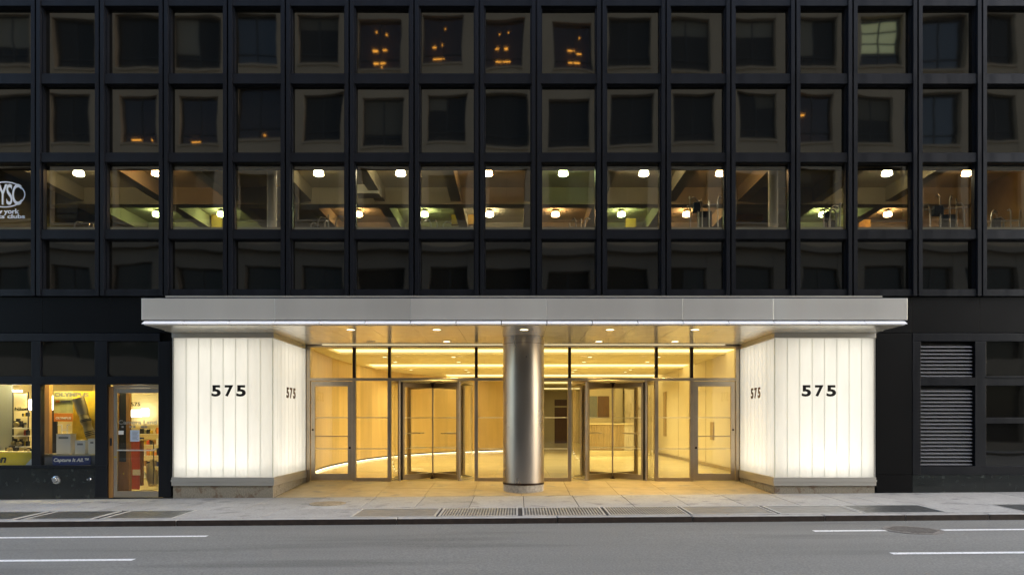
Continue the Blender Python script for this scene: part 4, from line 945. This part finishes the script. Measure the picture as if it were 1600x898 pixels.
# ------------------------------------------------------------------ vents and dark bay at the right
def fbr(name, a, c, t, b_, y0=-.02, y1=.12, m='frame', par=None, bev=.004): return box(name, M[m], par, PX(a), PX(c), y0, y1, PZ(b_), PZ(t), bev=bev)
bay = thing('vent_bay', 'black framed bay with a dark window right of the entrance', 'shop front', (9.6, .1, 0))
fbr('pier', 1369, 1425, 520.5, 741, y0=-.012, y1=.3, par=bay, m='fascia'); fbr('pier_base', 1369, 1425, 741.5, 772, y0=-.010, y1=.3, par=bay, m='fascia')
fbr('post', 1425.3, 1438, 533.3, 741, par=bay, y0=-.018); fbr('post', 1523, 1540, 533.3, 728, par=bay, y0=-.018); fbr('post', 1640, 1760, 533.3, 728, par=bay, y0=-.018)
fbr('rail', 1425.3, 1760, 520.5, 533, par=bay); fbr('rail', 1438.2, 1760, 590, 602, par=bay, y0=-.016); fbr('sill', 1438.2, 1760, 728, 741, par=bay, y0=-.017); fbr('sill_lip', 1539, 1640, 587.6, 590, par=bay, y0=-.03, y1=.05, m='frame')
for a, c, tp, bt in ((1540, 1640, 533, 587.4), (1540, 1640, 602, 728)):
    link('pane', pane(PX(c)-PX(a), PZ(tp)-PZ(bt), .001, .001, -.002, 0).mesh('pane', M['pane'], smooth=True), bay, ((PX(a)+PX(c))/2, .04, PZ(bt)))
fbr('glazing_bar', 1540, 1640, 652, 661, par=bay, y0=.0, y1=.03)
x0, x1 = PX(1425.3), PX(1760)
for i in range(3):
    a, c = x0+(x1-x0)*i/3+.002, x0+(x1-x0)*(i+1)/3-.002
    B().hexa([(a, -.012, gz(a, 0)-.05), (c, -.012, gz(c, 0)-.05), (c, .12, gz(c, 0)-.05), (a, .12, gz(a, 0)-.05), (a, -.012, PZ(741.3)), (c, -.012, PZ(741.3)), (c, .12, PZ(741.3)), (a, .12, PZ(741.3))]).build('marble_bulkhead', M['marble'], bay, bev=.003)
box('bay_back', M['backing'], bay, PX(1425), PX(1760), .2, .25, -.2, 3.5)
for (tp, bt, n, lab) in ((533.5, 589.7, 9, 'short upper metal louvre vent right of the entrance'), (602.5, 727.7, 21, 'tall lower metal louvre vent right of the entrance')):
    t = thing('louvre_vent', lab, 'vent', (PX(1480), .05, PZ(bt)), 'louvre vents'); pit = 5.72
    me = None
    for k in range(n):
        zc = PZ(bt-3.6-k*pit)
        if me is None:
            xw = (PX(1520)-PX(1438.4))/2
            b = B().hexa([(-xw, -.005, -.026), (xw, -.005, -.026), (xw, .075, .030), (-xw, .075, .030), (-xw, -.007, -.022), (xw, -.007, -.022), (xw, .073, .034), (-xw, .073, .034)])
            b.box(-xw, xw, -.012, -.0075, -.030, -.012); me = b.mesh('slat', M['louvre'])
        link('slat', me, t, ((PX(1438.4)+PX(1520))/2, .03, zc))
    box('back_plate', M['backing'], t, PX(1438.3), PX(1522.9), .14, .15, PZ(bt), PZ(tp))

# ------------------------------------------------------------------ building across the street (what the panes mirror)
OY = -19.0
opp = thing('building_opposite', 'beige stone office block across the street, mirrored in the dark panes', 'building', (0, OY, 0))
P, WW = 3.06, 2.2; X0 = -.68; floors = [(11.5, 14.05), (15.3, 17.85), (19.05, 21.6)]; NX = range(-9, 10)
zc = 9.2
def oppbox(n, m, *r): return box(n, M[m], opp, *r)
for i in NX:
    xc = X0+i*P
    oppbox('pier', 'stone', xc+WW/2, xc+P-WW/2, OY-.5, OY, 10.36, 24.0); oppbox('lower_pier', 'darkstone', xc+WW/2, xc+P-WW/2, OY-.5, OY, -.2, 10.359)
prev = zc
xe0, xe1 = X0+NX[0]*P-WW/2, X0+NX[-1]*P+P-WW/2
lit = {(2, -2), (2, -1), (2, 0), (2, 1), (1, -6), (1, -5), (1, -4), (1, 5)}
blind = {(2, 6)}; mirr = {(2, -4), (2, 7), (1, 7)}
for f, (z0, z1) in enumerate(floors):
    for i in NX:
        xc = X0+i*P
        oppbox('spandrel', 'stone', xc-WW/2, xc+WW/2, OY-.49, OY-.02, prev if f else 10.0, z0); oppbox('sill', 'stone', xc-WW/2, xc+WW/2, OY-.019, OY+.05, z0-.12, z0-.001)
        b = B(); a, c = xc-WW/2, xc+WW/2
        for bx_ in ((a, a+.06, z0, z1), (c-.06, c, z0, z1), (a+.06, c-.06, z0, z0+.06), (a+.06, c-.06, z1-.06, z1), (xc-.03, xc+.03, z0+.06, z1-.06), (a+.06, xc-.03, z0+.55, z0+.61), (xc+.03, c-.06, z0+.55, z0+.61)): b.box(bx_[0], bx_[1], OY-.36, OY-.28, bx_[2], bx_[3])
        wf = b.build('window', M['oppframe'], opp)
        L_ = (f, i) in lit
        B().quad((a+.01, OY-.32, z0+.01), (c-.01, OY-.32, z0+.01), (c-.01, OY-.32, z1-.01), (a+.01, OY-.32, z1-.01)).build('pane', M['oppclear' if L_ or (f, i) in blind else ('oppmirror' if (f, i) in mirr else 'oppane')], wf)
        br = random.Random(f*100+i+50).random()
        if not L_ and (f, i) not in blind and (f, i) not in mirr and br < .55:
            bh = .35+1.9*random.Random(f*77+i+9).random(); ba, bc = (a+.07, xc-.04) if br < .15 else ((xc+.04, c-.07) if br < .3 else (a+.07, c-.07))
            box('blind', M['oppblind'], wf, ba, bc, OY-.319, OY-.31, z1-.07-bh, z1-.07)
        if L_:
            box('room_box', M['roomorange'], wf, a-.35, c+.35, OY-1.5, OY-1.45, z0-.6, z1+1.2)
            lamps = []
            if f == 2:
                u = rr.uniform(-.25, .15); lamps = [(xc+u-.42, xc+u+.42, z0+.42, .05), (xc+u-.45, xc+u-.02, z0+1.12, .06), (xc+u+.05, xc+u+.38, z0+1.12, .06), (xc+u-.3, xc+u-.24, z0+2.0, .06), (xc+u+.22, xc+u+.28, z0+1.9, .06), (xc+u+.0, xc+u+.05, z0+.15, .05)]
            else:
                lamps = [(xc-.95, xc-.35, z0+.10, .05), (xc-.9, xc-.3, z0+1.35, .07), (xc+.2, xc+.3, z0+.12, .05)]
            for (la, lb, lz, lh) in [(p_+dj, q_+dj-rr.random()*.25*(q_-p_ > .2), z_+rr.uniform(-.12, .12), h_*rr.uniform(.5, 1)) for dj in [rr.uniform(-.3, .3)] for (p_, q_, z_, h_) in lamps if rr.random() < .8]: box('lamp_strip', M['orange'], wf, la, lb, OY-.95, OY-.90, lz+.3, lz+.3+lh)
        if (f, i) in blind:
            for q in range(3): box('blind', M['blind'], wf, a+.15, c-.1, OY-.60, OY-.58, z0+.9+q*.55, z0+1.35+q*.55)
    prev = z1
for i in NX:
    xc = X0+i*P; oppbox('spandrel', 'stone', xc-WW/2, xc+WW/2, OY-.49, OY-.02, prev, 24.0); oppbox('spandrel', 'darkstone', xc-WW/2, xc+WW/2, OY-.48, OY-.02, zc, 9.98)
    oppbox('lower_window', 'oppane', xc-WW/2, xc+WW/2, OY-.40, OY-.36, 4.6, zc); oppbox('shop_window', 'oppane', xc-WW/2, xc+WW/2, OY-.42, OY-.36, .5, 3.9)
    oppbox('spandrel', 'darkstone', xc-WW/2, xc+WW/2, OY-.49, OY-.02, 3.9, 4.6); oppbox('plinth', 'darkstone', xc-WW/2, xc+WW/2, OY-.49, OY-.02, -.2, .5)
    if i % 2: oppbox('glazing_bar', 'oppframe', xc-.05, xc+.05, OY-.355, OY-.3, 4.6, zc)
oppbox('cornice', 'darkstone', xe0, xe1, OY+.001, OY+.35, 9.99, 10.35); oppbox('cornice', 'stone', xe0, xe1, OY+.001, OY+.5, 23.6, 24.1)
oppbox('rear_mass', 'backing', xe0, xe1, OY-4, OY-3.1, -.2, 24)
